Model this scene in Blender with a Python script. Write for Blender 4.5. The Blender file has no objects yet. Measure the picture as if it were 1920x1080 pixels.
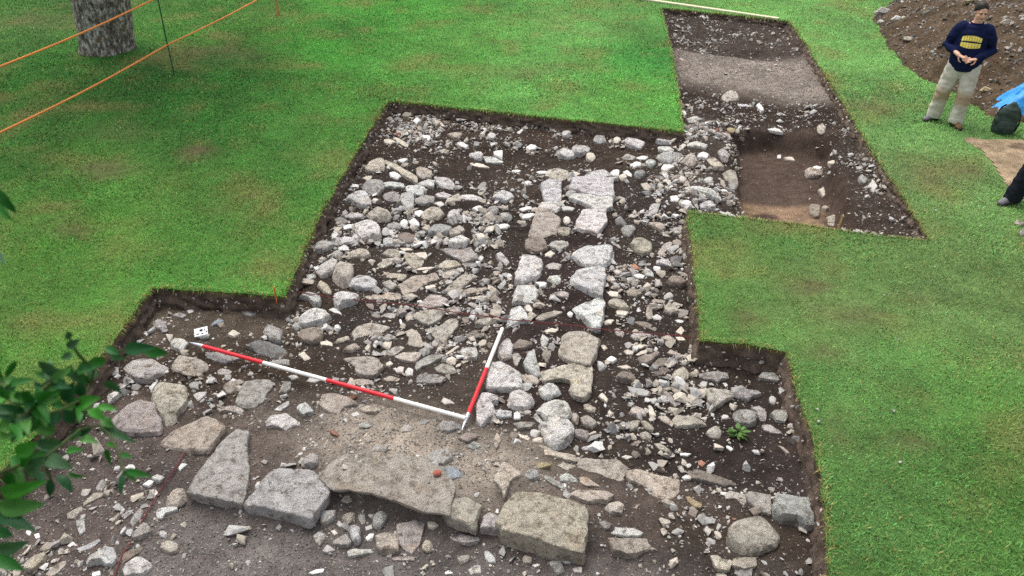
import bpy, bmesh, math, random
import numpy as np
from mathutils import Vector, Matrix, noise as mnoise
from mathutils.geometry import delaunay_2d_cdt
from mathutils.bvhtree import BVHTree

rnd = random.Random(7)
rs = np.random.RandomState(11)
scene = bpy.context.scene
col = scene.collection
R = math.radians

# ------------------------------------------------------------------ camera
F_PX, PITCH, CAM_H = 1541.0, R(32.7), 4.4
CP, SP = math.cos(PITCH), math.sin(PITCH)
cam_d = bpy.data.cameras.new('camera')
cam = bpy.data.objects.new('camera', cam_d)
col.objects.link(cam)
cam.location = (0, 0, CAM_H)
cam.rotation_euler = (math.pi/2 - PITCH, 0, 0)
cam_d.sensor_width = 36.0
cam_d.lens = F_PX/1920*36
cam_d.clip_start, cam_d.clip_end = 0.05, 1000
cam_d.dof.use_dof = True
cam_d.dof.focus_distance = 8.5
cam_d.dof.aperture_fstop = 4.0
scene.camera = cam

def ray(px, py):
    """direction through a photo pixel"""
    u, v = (px-960)/F_PX, (540-py)/F_PX
    return Vector((u, CP + v*SP, -SP + v*CP))
def unp(px, py, z=0.0):
    d = ray(px, py)
    t = (z-CAM_H)/d.z
    return Vector((d.x*t, d.y*t, z))
def atd(px, py, depth):
    return Vector((0, 0, CAM_H)) + ray(px, py)*depth
def project(x, y, z):
    dx, dy, dz = x, y, z-CAM_H
    f = dy*CP - dz*SP
    f = np.maximum(f, 1e-3) if isinstance(f, np.ndarray) else max(f, 1e-3)
    return 960 + F_PX*dx/f, 540 - F_PX*(dy*SP + dz*CP)/f

# ------------------------------------------------------------------ helpers
def lin(c):
    c = np.asarray(c, float)/255.0
    return np.where(c <= 0.04045, c/12.92, ((c+0.055)/1.055)**2.4)
def link(name, me, mat=None, parent=None, loc=None):
    o = bpy.data.objects.new(name, me)
    col.objects.link(o)
    if mat is not None and me is not None: me.materials.append(mat)
    if parent is not None: o.parent = parent
    if loc is not None: o.location = loc
    return o
def tag(o, label=None, cat=None, group=None, kind=None):
    if label: o['label'] = label
    if cat: o['category'] = cat
    if group: o['group'] = group
    if kind: o['kind'] = kind
    return o
def empty(name, loc=(0, 0, 0), rotz=0):
    o = bpy.data.objects.new(name, None)
    col.objects.link(o); o.location = loc; o.rotation_euler = (0, 0, rotz); o.empty_display_size = .1
    return o
def mesh_np(name, v, quads=None, tris=None, smooth=False):
    me = bpy.data.meshes.new(name)
    v = np.asarray(v, np.float32)
    q = np.zeros((0, 4), np.int32) if quads is None else np.asarray(quads, np.int32)
    t = np.zeros((0, 3), np.int32) if tris is None else np.asarray(tris, np.int32)
    me.vertices.add(len(v)); me.vertices.foreach_set('co', v.ravel())
    nl = q.size + t.size
    me.loops.add(nl)
    me.loops.foreach_set('vertex_index', np.concatenate([q.ravel(), t.ravel()]))
    me.polygons.add(len(q)+len(t))
    st = np.concatenate([np.arange(len(q))*4, q.size + np.arange(len(t))*3]).astype(np.int32)
    me.polygons.foreach_set('loop_start', st)
    me.update(calc_edges=True)
    me.polygons.foreach_set('use_smooth', np.full(len(q)+len(t), smooth))
    me.validate()
    return me
def vcol(me, c, name='tint'):
    a = me.color_attributes.new(name, 'FLOAT_COLOR', 'POINT')
    c = np.asarray(c, np.float32)
    if c.shape[1] == 3: c = np.concatenate([c, np.ones((len(c), 1), np.float32)], 1)
    a.data.foreach_set('color', c.ravel())
def pip(x, y, poly):
    inside = np.zeros(x.shape, bool)
    n = len(poly)
    for i in range(n):
        x1, y1 = poly[i]; x2, y2 = poly[(i+1) % n]
        if y1 == y2: continue
        c = ((y1 > y) != (y2 > y)) & (x < (x2-x1)*(y-y1)/(y2-y1) + x1)
        inside ^= c
    return inside
def pdist(x, y, poly, closed=True):
    d = np.full(x.shape, 1e9)
    n = len(poly)
    for i in range(n if closed else n-1):
        x1, y1 = poly[i]; x2, y2 = poly[(i+1) % n]
        dx, dy = x2-x1, y2-y1
        t = np.clip(((x-x1)*dx + (y-y1)*dy)/max(dx*dx+dy*dy, 1e-9), 0, 1)
        d = np.minimum(d, np.hypot(x-(x1+t*dx), y-(y1+t*dy)))
    return d
_perm = rs.permutation(4096)
def vnoise(x, y, seed=0):
    """smooth value noise on arrays"""
    xi, yi = np.floor(x).astype(int), np.floor(y).astype(int)
    fx, fy = x-xi, y-yi
    fx, fy = fx*fx*(3-2*fx), fy*fy*(3-2*fy)
    def h(a, b): return _perm[(_perm[(a*7+seed*131) & 4095] + b*13) & 4095]/4095.0
    return (h(xi, yi)*(1-fx)+h(xi+1, yi)*fx)*(1-fy) + (h(xi, yi+1)*(1-fx)+h(xi+1, yi+1)*fx)*fy
def fbm(x, y, sc, octv=4, seed=0):
    s, a, tot = 0, 1.0, 0
    for k in range(octv):
        s = s + a*vnoise(x*sc, y*sc, seed+k); tot += a
        a *= .5; sc *= 2.03
    return s/tot

# ------------------------------------------------------------------ materials
def new_mat(name):
    m = bpy.data.materials.new(name); m.use_nodes = True
    nt = m.node_tree
    b = nt.nodes['Principled BSDF']
    return m, nt, b
def N(nt, typ, **kw):
    n = nt.nodes.new(typ)
    for k, v in kw.items():
        if k == 'op': n.operation = v
        elif k == 'bt': n.blend_type = v
        else: n.inputs[k].default_value = v
    return n
def ramp(nt, pts):
    n = nt.nodes.new('ShaderNodeValToRGB')
    e = n.color_ramp.elements
    while len(e) < len(pts): e.new(0.5)
    for k, (p, c) in enumerate(pts):
        e[k].position = p
        e[k].color = (c, c, c, 1) if isinstance(c, (int, float)) else (*c, 1)
    return n
def mixc(nt, bt, fac=1.0):
    n = nt.nodes.new('ShaderNodeMix'); n.data_type = 'RGBA'; n.blend_type = bt
    n.inputs[0].default_value = fac
    return n            # inputs 6,7 ; output 2
def pos(nt): return nt.nodes.new('ShaderNodeNewGeometry').outputs['Position']
def tex(nt, scale, detail=4, rough=.6):
    n = N(nt, 'ShaderNodeTexNoise', Scale=scale, Detail=detail, Roughness=rough)
    nt.links.new(pos(nt), n.inputs['Vector'])
    return n.outputs['Fac']
def bump(nt, b, h, strength=.5, dist=.01):
    n = N(nt, 'ShaderNodeBump', Strength=strength, Distance=dist)
    nt.links.new(h, n.inputs['Height']); nt.links.new(n.outputs['Normal'], b.inputs['Normal'])
def plain(name, c, rough=.7, var=.25, scale=40, bumps=.15, metal=0, spec=.3):
    """a solid surface with a little worn variation"""
    m, nt, b = new_mat(name)
    c = tuple(c)
    r = ramp(nt, [(.3, tuple(x*(1-var) for x in c)), (.7, tuple(min(1, x*(1+var)) for x in c))])
    t = tex(nt, scale)
    nt.links.new(t, r.inputs['Fac']); nt.links.new(r.outputs['Color'], b.inputs['Base Color'])
    b.inputs['Roughness'].default_value = rough; b.inputs['Metallic'].default_value = metal
    b.inputs['Specular IOR Level'].default_value = spec
    if bumps: bump(nt, b, t, bumps, .004)
    return m

def stone_material():
    m, nt, b = new_mat('weathered_limestone')
    L = nt.links
    oi = nt.nodes.new('ShaderNodeObjectInfo')
    # mottling
    n1 = tex(nt, 9, 5, .65); r1 = ramp(nt, [(.3, .64), (.5, 1.0), (.7, 1.18)]); L.new(n1, r1.inputs['Fac'])
    n2 = tex(nt, 60, 4, .7); r2 = ramp(nt, [(.3, .76), (.52, 1.0), (.75, 1.1)]); L.new(n2, r2.inputs['Fac'])
    m1 = mixc(nt, 'MULTIPLY'); L.new(oi.outputs['Color'], m1.inputs[6]); L.new(r1.outputs['Color'], m1.inputs[7])
    m2 = mixc(nt, 'MULTIPLY'); L.new(m1.outputs[2], m2.inputs[6]); L.new(r2.outputs['Color'], m2.inputs[7])
    # soil still clinging in irregular patches
    n3 = tex(nt, 16, 7, .72); r3 = ramp(nt, [(.50, 0.0), (.64, .85)]); L.new(n3, r3.inputs['Fac'])
    m3 = mixc(nt, 'MIX'); L.new(r3.outputs['Color'], m3.inputs[0]); L.new(m2.outputs[2], m3.inputs[6])
    m3.inputs[7].default_value = (.15, .118, .092, 1)
    # buff iron stain
    n5 = tex(nt, 6, 5, .6); r5 = ramp(nt, [(.56, 0.0), (.72, .5)]); L.new(n5, r5.inputs['Fac'])
    m5 = mixc(nt, 'MULTIPLY'); L.new(r5.outputs['Color'], m5.inputs[0]); L.new(m3.outputs[2], m5.inputs[6])
    m5.inputs[7].default_value = (1.0, .83, .64, 1)
    # pits
    vo = N(nt, 'ShaderNodeTexVoronoi', Scale=48); L.new(pos(nt), vo.inputs['Vector'])
    rv = ramp(nt, [(.05, .5), (.22, 1.0)]); L.new(vo.outputs['Distance'], rv.inputs['Fac'])
    m6 = mixc(nt, 'MULTIPLY', .55); L.new(m5.outputs[2], m6.inputs[6]); L.new(rv.outputs['Color'], m6.inputs[7])
    # hairline fractures
    nd = N(nt, 'ShaderNodeTexNoise', Scale=14, Detail=4, Roughness=.65); L.new(pos(nt), nd.inputs['Vector'])
    vm = N(nt, 'ShaderNodeVectorMath', op='SCALE'); L.new(nd.outputs['Color'], vm.inputs[0]); vm.inputs['Scale'].default_value = .16
    va = N(nt, 'ShaderNodeVectorMath', op='ADD'); L.new(pos(nt), va.inputs[0]); L.new(vm.outputs[0], va.inputs[1])
    vc = N(nt, 'ShaderNodeTexVoronoi', Scale=8); vc.feature = 'DISTANCE_TO_EDGE'; L.new(va.outputs[0], vc.inputs['Vector'])
    rc = ramp(nt, [(.0, .38), (.035, 1.0)]); L.new(vc.outputs['Distance'], rc.inputs['Fac'])
    nk = tex(nt, 5, 3, .5); rk = ramp(nt, [(.46, 0.0), (.56, .85)]); L.new(nk, rk.inputs['Fac'])
    m7 = mixc(nt, 'MULTIPLY'); L.new(rk.outputs['Color'], m7.inputs[0]); L.new(m6.outputs[2], m7.inputs[6]); L.new(rc.outputs['Color'], m7.inputs[7])
    L.new(m7.outputs[2], b.inputs['Base Color'])
    b.inputs['Roughness'].default_value = .92; b.inputs['Specular IOR Level'].default_value = .15
    a1 = N(nt, 'ShaderNodeMath', op='ADD'); a2 = N(nt, 'ShaderNodeMath', op='MULTIPLY'); a2.inputs[1].default_value = .35
    n4 = tex(nt, 24, 8, .75); L.new(n4, a1.inputs[0]); L.new(rv.outputs['Color'], a2.inputs[0]); L.new(a2.outputs[0], a1.inputs[1])
    bump(nt, b, a1.outputs[0], 1.0, .045)
    return m
def tint_material(name, rough=.95, grit=90, bumpd=.012, spec=.1, amp=.35, strength=.8):
    """colour from the mesh's own 'tint' with grain on top"""
    m, nt, b = new_mat(name)
    L = nt.links
    at = nt.nodes.new('ShaderNodeAttribute'); at.attribute_name = 'tint'
    n1 = tex(nt, grit, 5, .75); r1 = ramp(nt, [(.3, 1-amp), (.5, 1.0), (.72, 1+amp)]); L.new(n1, r1.inputs['Fac'])
    n2 = tex(nt, grit/8, 4, .6); r2 = ramp(nt, [(.3, 1-amp*.6), (.7, 1+amp*.6)]); L.new(n2, r2.inputs['Fac'])
    m1 = mixc(nt, 'MULTIPLY'); L.new(at.outputs['Color'], m1.inputs[6]); L.new(r1.outputs['Color'], m1.inputs[7])
    m2 = mixc(nt, 'MULTIPLY'); L.new(m1.outputs[2], m2.inputs[6]); L.new(r2.outputs['Color'], m2.inputs[7])
    L.new(m2.outputs[2], b.inputs['Base Color'])
    b.inputs['Roughness'].default_value = rough; b.inputs['Specular IOR Level'].default_value = spec
    bump(nt, b, n1, strength, bumpd)
    return m
M_stone = stone_material()
M_soil = tint_material('dug_soil', grit=70, bumpd=.02, amp=.45)
M_rubble = tint_material('rubble_stone', grit=45, bumpd=.01, amp=.28)
M_turf = tint_material('turf', grit=60, bumpd=.02, amp=.4)
M_grass = tint_material('grass_blade', grit=3, bumpd=.001, amp=.1, rough=.6, spec=.25, strength=.0)
M_leaf = tint_material('leaf', grit=14, bumpd=.002, amp=.22, rough=.5, spec=.22, strength=.3)

# ------------------------------------------------------------------ trench outline and floor heights
OUT_PX = [(728,190),(860,203),(1000,218),(1140,232),(1282,248),(1276,205),(1263,110),(1240,15),(1360,27),(1478,40),(1512,85),(1562,165),
          (1640,292),(1700,382),(1742,451),(1640,440),(1500,421),(1385,407),(1288,396),(1298,470),(1307,560),(1312,640),(1400,646),
          (1474,660),(1490,720),(1516,800),(1540,900),(1549,1000),(1552,1100),(1556,1300),(900,1420),(-420,1300),(-200,1100),(-12,905),
          (35,850),(130,745),(215,640),(285,540),(400,547),(532,556),(546,528),(600,405),(658,302)]
OUT = [tuple(unp(*p))[:2] for p in OUT_PX]
GX0, GX1, GY0, GY1, GS = -5.0, 9.5, 1.6, 20.0, .025
gx = np.arange(GX0, GX1, GS); gy = np.arange(GY0, GY1, GS)
XX, YY = np.meshgrid(gx, gy)                       # [iy, ix]
def wpoly(px, z=-.2): return [tuple(unp(a, b, z))[:2] for a, b in px]
def blur(a, r):
    for _ in range(2):
        for ax in (0, 1):
            c = np.cumsum(np.pad(a, [(r+1, r) if k == ax else (0, 0) for k in (0, 1)], mode='edge'), axis=ax)
            n = a.shape[ax]
            a = (np.take(c, np.arange(2*r+1, 2*r+1+n), ax) - np.take(c, np.arange(0, n), ax))/(2*r+1)
    return a
def mask(px, r=4, z=-.2): return blur(pip(XX, YY, wpoly(px, z)).astype(float), r) if r else pip(XX, YY, wpoly(px, z)).astype(float)
ZONES = dict(
    wall=[(1000,318),(1150,328),(1140,560),(1105,745),(1085,845),(890,795),(940,610),(1005,400)],
    tumble=[(680,300),(840,330),(955,365),(985,420),(960,470),(700,470),(600,560),(560,540),(620,420)],
    upper=[(1230,0),(1490,30),(1580,160),(1760,460),(1380,430),(1380,270),(1275,205)],
    farband=[(1230,0),(1490,30),(1530,118),(1440,108),(1340,96),(1255,82)],
    shelf=[(1255,82),(1340,96),(1440,108),(1530,118),(1590,205),(1480,182),(1370,160),(1270,148)],
    bank=[(1282,180),(1340,215),(1385,262),(1372,330),(1395,395),(1380,415),(1285,398),(1255,380),(1275,260)],
    slope=[(1500,30),(1530,118),(1580,200),(1530,300),(1580,430),(1780,470),(1650,260)],
    pit=[(1378,268),(1450,258),(1520,275),(1560,285),(1553,340),(1580,380),(1590,450),(1380,440),(1384,400),(1376,330)],
    front=[(200,740),(330,745),(430,790),(620,850),(850,875),(1100,880),(1300,905),(1540,930),(1545,985),(1330,960),(1190,985),(1060,1010),(930,980),(800,960),(600,915),(560,970),(440,945),(340,900),(200,850)],
    below=[(-300,1000),(150,830),(340,905),(440,950),(570,975),(615,925),(830,970),(1060,1040),(1120,1010),(1340,1060),(1560,1080),(1560,1300),(900,1400),(-500,1300)],
    wing=[(1312,640),(1474,655),(1560,960),(1120,900),(1120,800),(1290,760)],
    leftwing=[(285,540),(532,556),(545,640),(380,650),(215,660),(200,640)],
    polesoil=[(660,690),(860,690),(900,640),(930,640),(880,780),(760,745),(640,715)],
    midsoil=[(450,745),(640,740),(760,770),(600,870),(480,870),(430,790)],
    mortar=[(560,870),(600,790),(700,755),(800,770),(900,805),(1040,850),(1000,920),(900,945),(860,975),(640,910)],
    gravel=[(270,985),(350,925),(470,960),(590,985),(640,1040),(900,1075),(1120,1060),(1200,1100),(1200,1400),(100,1400)],
    leftlow=[(-200,1100),(60,830),(240,790),(340,890),(280,985),(100,1300)],
    rim=[(1385,235),(1480,240),(1530,262),(1575,285),(1610,420),(1575,400),(1555,290),(1500,268),(1440,255),(1385,262)],
    bed=[(612,888),(655,856),(720,856),(788,866),(824,884),(842,918),(828,956),(790,950),(740,932),(690,918),(628,908)],
    darkclear=[(940,282),(1150,290),(1150,318),(1000,318),(930,330),(850,360),(800,330),(830,300)],
    darkwing=[(1280,850),(1400,830),(1530,850),(1540,925),(1400,915),(1280,885)],
    rubbleside=[(1140,320),(1285,300),(1292,396),(1310,640),(1300,720),(1320,840),(1110,840),(1110,745),(1145,560)],
    slabs=[(690,470),(985,470),(960,600),(930,640),(860,690),(640,690),(560,620),(660,560)],
    topdark=[(728,190),(1282,248),(1275,290),(1150,290),(940,280),(830,300),(800,340),(690,300)],
)
Hg = np.full(XX.shape, -.22)
Hg += .05*mask(ZONES['wall'], 6) + .06*mask(ZONES['tumble'], 12) - .12*mask(ZONES['upper'], 10) - .02*mask(ZONES['slabs'], 8)
Hg += .12*mask(ZONES['bank'], 10) + .10*mask(ZONES['shelf'], 3) - .10*mask(ZONES['farband'], 2) + .10*mask(ZONES['slope'], 14)
Hg += .05*mask(ZONES['front'], 3) - .07*mask(ZONES['below'], 2) - .03*mask(ZONES['wing'], 6) + .02*mask(ZONES['leftwing'], 6)
Hg += .05*mask(ZONES['mortar'], 2) - .04*mask(ZONES['darkclear'], 6) - .05*mask(ZONES['polesoil'], 5) - .04*mask(ZONES['darkwing'], 5)
Hg += .05*mask(ZONES['topdark'], 8)
# the far end and the heap-side slope of the upper trench are battered back, not sheer
fe = pdist(XX, YY, [OUT[7], OUT[8], OUT[9]], False)
se = pdist(XX, YY, OUT[9:15], False)
Hg = np.maximum(Hg, np.maximum(-.10-.16*fe/1.0, -.12-.22*np.clip(se, 0, 5)/.75))
Hg = np.minimum(Hg, -.30*mask(ZONES['pit'], 2, -.45)); Hg -= .30*mask(ZONES['pit'], 2, -.45)
calm = 1 - .8*mask(ZONES['pit'], 2, -.45) - .5*mask(ZONES['shelf'], 3)
Hg += calm*(.07*(fbm(XX, YY, 1.7, 3, 3)-.5) + .045*(fbm(XX, YY, 7, 3, 9)-.5)) + .018*(fbm(XX, YY, 26, 2, 21)-.5)
def H(x, y):
    fx, fy = (np.asarray(x)-GX0)/GS, (np.asarray(y)-GY0)/GS
    ix, iy = np.clip(np.floor(fx).astype(int), 0, len(gx)-2), np.clip(np.floor(fy).astype(int), 0, len(gy)-2)
    a, b = np.clip(fx-ix, 0, 1), np.clip(fy-iy, 0, 1)
    return (Hg[iy, ix]*(1-a)+Hg[iy, ix+1]*a)*(1-b) + (Hg[iy+1, ix]*(1-a)+Hg[iy+1, ix+1]*a)*b
def hit(px, py, up=0.0):
    """where the ray through a photo pixel meets the trench floor (raised by up)"""
    z = -.2
    for _ in range(8):
        p = unp(px, py, z); z = float(H(p.x, p.y)) + up
    return unp(px, py, z)

# soil colours (what the earth itself looks like, layer by layer)
SOIL = [('topdark',(82,68,58)),('rubbleside',(78,68,62)),('tumble',(74,64,58)),('slabs',(84,74,68)),('wall',(76,64,60)),('upper',(76,62,54)),('farband',(92,80,72)),
        ('shelf',(182,168,156)),('bank',(96,84,76)),('slope',(84,72,64)),('leftwing',(119,106,92)),('polesoil',(101,90,81)),('midsoil',(141,129,119)),
        ('front',(128,114,105)),('mortar',(198,184,168)),('below',(129,120,116)),('leftlow',(127,114,108)),('gravel',(143,135,130)),('wing',(76,66,60)),('darkwing',(78,68,66)),('darkclear',(80,68,60))]
Cg = np.zeros(XX.shape + (3,)) + lin((86, 73, 62))
for zn, c in SOIL:
    mk = mask(ZONES[zn], 7)[..., None]
    Cg = Cg*(1-mk) + lin(c)*mk
def paint(px, c, r=2, z=-.5):
    global Cg
    mk = mask(px, r, z)[..., None]; Cg = Cg*(1-mk) + lin(c)*mk
paint(ZONES['pit'], (112, 95, 84), 3)
paint([(1378,368),(1450,370),(1530,374),(1548,376),(1545,450),(1378,440)], (184, 154, 126), 2)
paint([(1440+27*math.cos(k*.5), 395+11*math.sin(k*.5)) for k in range(13)], (104, 82, 76), 1)
Cg *= .53*(.66 + .68*fbm(XX, YY, 2.3, 4, 40))[..., None]*(.8+.4*fbm(XX, YY, 14, 3, 60))[..., None]

inside = pip(XX, YY, OUT)
edge_d = pdist(XX, YY, OUT)
keep = inside | (edge_d < .07)
# floor mesh
iy, ix = np.nonzero(keep[:-1, :-1] & keep[1:, :-1] & keep[:-1, 1:] & keep[1:, 1:])
idx = -np.ones(XX.shape, int)
used = np.zeros(XX.shape, bool)
for a, b in ((0, 0), (0, 1), (1, 0), (1, 1)): used[iy+a, ix+b] = True
idx[used] = np.arange(used.sum())
fv = np.stack([XX[used], YY[used], Hg[used] + (-.03)*(~inside[used])], 1)
fq = np.stack([idx[iy, ix], idx[iy, ix+1], idx[iy+1, ix+1], idx[iy+1, ix]], 1)
fc = Cg[used]
# cut sides of the trench
def resample(poly, step):
    out = []
    n = len(poly)
    for i in range(n):
        a, b = np.array(poly[i]), np.array(poly[(i+1) % n])
        k = max(1, int(np.linalg.norm(b-a)/step))
        for j in range(k): out.append(a+(b-a)*j/k)
    return np.array(out)
ring = resample(OUT, .03)
ring_in = ring.copy()
nr = len(ring)
tang = np.roll(ring, -3, 0)-np.roll(ring, 3, 0)
nrm = np.stack([-tang[:, 1], tang[:, 0]], 1); nrm /= np.linalg.norm(nrm, axis=1)[:, None]
test = ring[5]+nrm[5]*.03
if not pip(np.array([test[0]]), np.array([test[1]]), OUT)[0]: nrm = -nrm
ring = ring + nrm*((fbm(ring[:, 0], ring[:, 1], 9, 4, 77)-.5)*.055)[:, None]      # slightly hand-cut line
KL = 9
wv, wc = [], []
soil_w = lin((100, 87, 77)); turf_w = lin((96, 84, 52))
for k in range(KL):
    t = k/(KL-1)
    jit = (fbm(ring[:, 0]*1.0+t*3.1, ring[:, 1]+t*7.7, 11, 3, 80)-.5)*.11*min(1, t*4)
    off = .055*t**1.5 + jit
    p = ring + nrm*off[:, None]
    zb = H(p[:, 0], p[:, 1]) - .02
    z = -.004 + (zb+.004)*t
    wv.append(np.stack([p[:, 0], p[:, 1], z], 1))
    f = np.clip(1-(-z)/.045, 0, 1)[:, None]
    c = soil_w*(1-f) + turf_w*f
    c = c*(.35+1.3*fbm(p[:, 0]+t, p[:, 1]+3*t, 10, 4, 90))[:, None]
    wc.append(c)
wv = np.concatenate(wv); wc = np.concatenate(wc)
a = np.arange(nr); b2 = (a+1) % nr
wq = np.concatenate([np.stack([k*nr+a, k*nr+b2, (k+1)*nr+b2, (k+1)*nr+a], 1) for k in range(KL-1)]) + len(fv)
me = mesh_np('trench_floor', np.concatenate([fv, wv]), np.concatenate([fq, wq]), smooth=True)
vcol(me, np.concatenate([fc, wc]))
o = link('trench_ground', me, M_soil)
tag(o, 'brown dug earth floor and cut sides of the excavation trench', 'trench', kind='structure')

# ------------------------------------------------------------------ lawn
GCOL = [((60,60),(73,125,55)),((250,130),(53,116,51)),((600,100),(77,157,60)),((450,250),(71,140,58)),((100,250),(73,130,53)),((300,380),(95,142,65)),((80,550),(104,155,70)),((400,480),(90,150,65)),((620,230),(92,154,67)),((850,100),(104,172,78)),((1100,60),(120,181,96)),((1000,150),(113,173,89)),((1215,110),(72,154,69)),((1600,60),(128,185,103)),((1620,180),(120,170,96)),((1700,330),(122,162,96)),((1400,470),(108,157,81)),((1550,560),(115,152,86)),((1800,560),(117,150,88)),((1650,700),(100,147,79)),((1850,800),(99,152,71)),((1700,950),(86,126,68)),((1880,1000),(92,144,67)),((100,640),(98,167,70)),((700,20),(81,160,62)),((330,200),(60,131,51)),((180,430),(84,148,55)),((40,150),(56,124,43)),((1440,60),(124,182,98)),((1230,180),(106,175,80)),((420,60),(82,143,57)),((150,160),(73,133,53)),((560,330),(90,157,68)),((1330,600),(107,155,78))]
GW = np.array([tuple(unp(*p))[:2] for p, c in GCOL]); GC = np.array([lin(c) for p, c in GCOL])
BARE = [((200,322),(48,16),.75),((372,285),(34,9),.5),((120,430),(60,14),.3),((1520,540),(42,22),.6),((1425,585),(38,16),.45),((1590,590),(60,26),.35),((1485,500),(24,10),.3),
        ((1560,655),(50,18),.35),((1820,325),(34,14),.5),((1740,330),(70,30),.28),((1620,200),(50,12),.3),((1720,560),(40,18),.35),((990,135),(60,14),.22),((1570,800),(16,40),.4),
        ((1700,830),(60,14),.3),((420,100),(90,14),.25),((60,40),(70,16),.25),((230,250),(70,14),.2),((1895,330),(60,50),.0)]
def grass_colour(x, y):
    out = np.zeros((len(x), 3)); ws = np.zeros(len(x))
    for (wx, wy), c in zip(GW, GC):
        w = 1/((x-wx)**2 + ((y-wy)*.8)**2 + .25)**1.5
        out += w[:, None]*c; ws += w
    out /= ws[:, None]
    # streaks left by mowing, lush and thin patches
    n = fbm(x+.4*y, y*.55, .9, 4, 120); n2 = fbm(x, y, 4.5, 3, 140)
    out *= (.62+.76*n)[:, None]*(.70+.60*n2)[:, None]
    dry = np.clip((fbm(x, y, 2.1, 4, 160)-.53)*3.6, 0, 1)*.6
    straw = lin((150, 140, 88))
    out = out*(1-dry[:, None]) + straw*dry[:, None]
    px, py = project(x, y, np.zeros(len(x)))
    jx, jy = (fbm(x, y, 6, 3, 170)-.5)*60, (fbm(x, y, 6, 3, 180)-.5)*30
    bare = np.zeros(len(x))
    for (cx, cy), (rx, ry), s in BARE:
        bare = np.maximum(bare, min(.95, s*1.9)*np.exp(-(((px+jx-cx)/rx)**2 + ((py+jy-cy)/ry)**2)))
    out = out*(1-bare[:, None]) + lin((122, 104, 80))*bare[:, None]
    return out, bare
SOILPATCH = [tuple(unp(*p))[:2] for p in [(1806,256),(1840,262),(1880,260),(1930,264),(2060,270),(2060,420),(1960,400),(1918,376),(1893,362),(1872,330),(1852,300),(1830,280)]]
gxs, gys = np.meshgrid(np.arange(-13.5, 13.6, .28), np.arange(1.0, 24, .28))
gxs = (gxs + rs.uniform(-.09, .09, gxs.shape)).ravel(); gys = (gys + rs.uniform(-.09, .09, gys.shape)).ravel()
ok = (~pip(gxs, gys, OUT)) & (pdist(gxs, gys, OUT) > .12)
far = [(-300,-60),(0,-60),(300,-60),(300,200),(300,500),(0,500),(-300,500),(-300,200),(-40,-20),(40,-20),(40,60),(-40,60),(0,-15),(0,60),(-40,20),(40,20)]
nr2 = len(ring)
pts = [Vector((float(p[0]), float(p[1]))) for p in ring] + [Vector((float(p), float(q))) for p, q in zip(gxs[ok], gys[ok])] + [Vector(p) for p in far]
ed = [(i, (i+1) % nr2) for i in range(nr2)]
res = delaunay_2d_cdt(pts, ed, [], 0, 1e-5)
V2 = np.array([tuple(p) for p in res[0]]); T2 = np.array([f for f in res[2] if len(f) == 3])
cen = V2[T2].mean(1)
ringp = [tuple(p) for p in ring]
T2 = T2[~pip(cen[:, 0], cen[:, 1], ringp)]
lc, lb = grass_colour(V2[:, 0], V2[:, 1])
lc = lc*.55 + lin((70, 66, 40))*.22
farv = (np.abs(V2[:, 0]) > 13.7) | (V2[:, 1] > 24.1) | (V2[:, 1] < .9)
lc[farv] = np.median(lc[~farv], axis=0)
me = mesh_np('lawn', np.concatenate([V2, np.zeros((len(V2), 1))], 1), None, T2)
vcol(me, lc)
lawn = link('lawn', me, M_turf)
tag(lawn, 'green mown lawn around the excavation', 'lawn', kind='structure')

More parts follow.
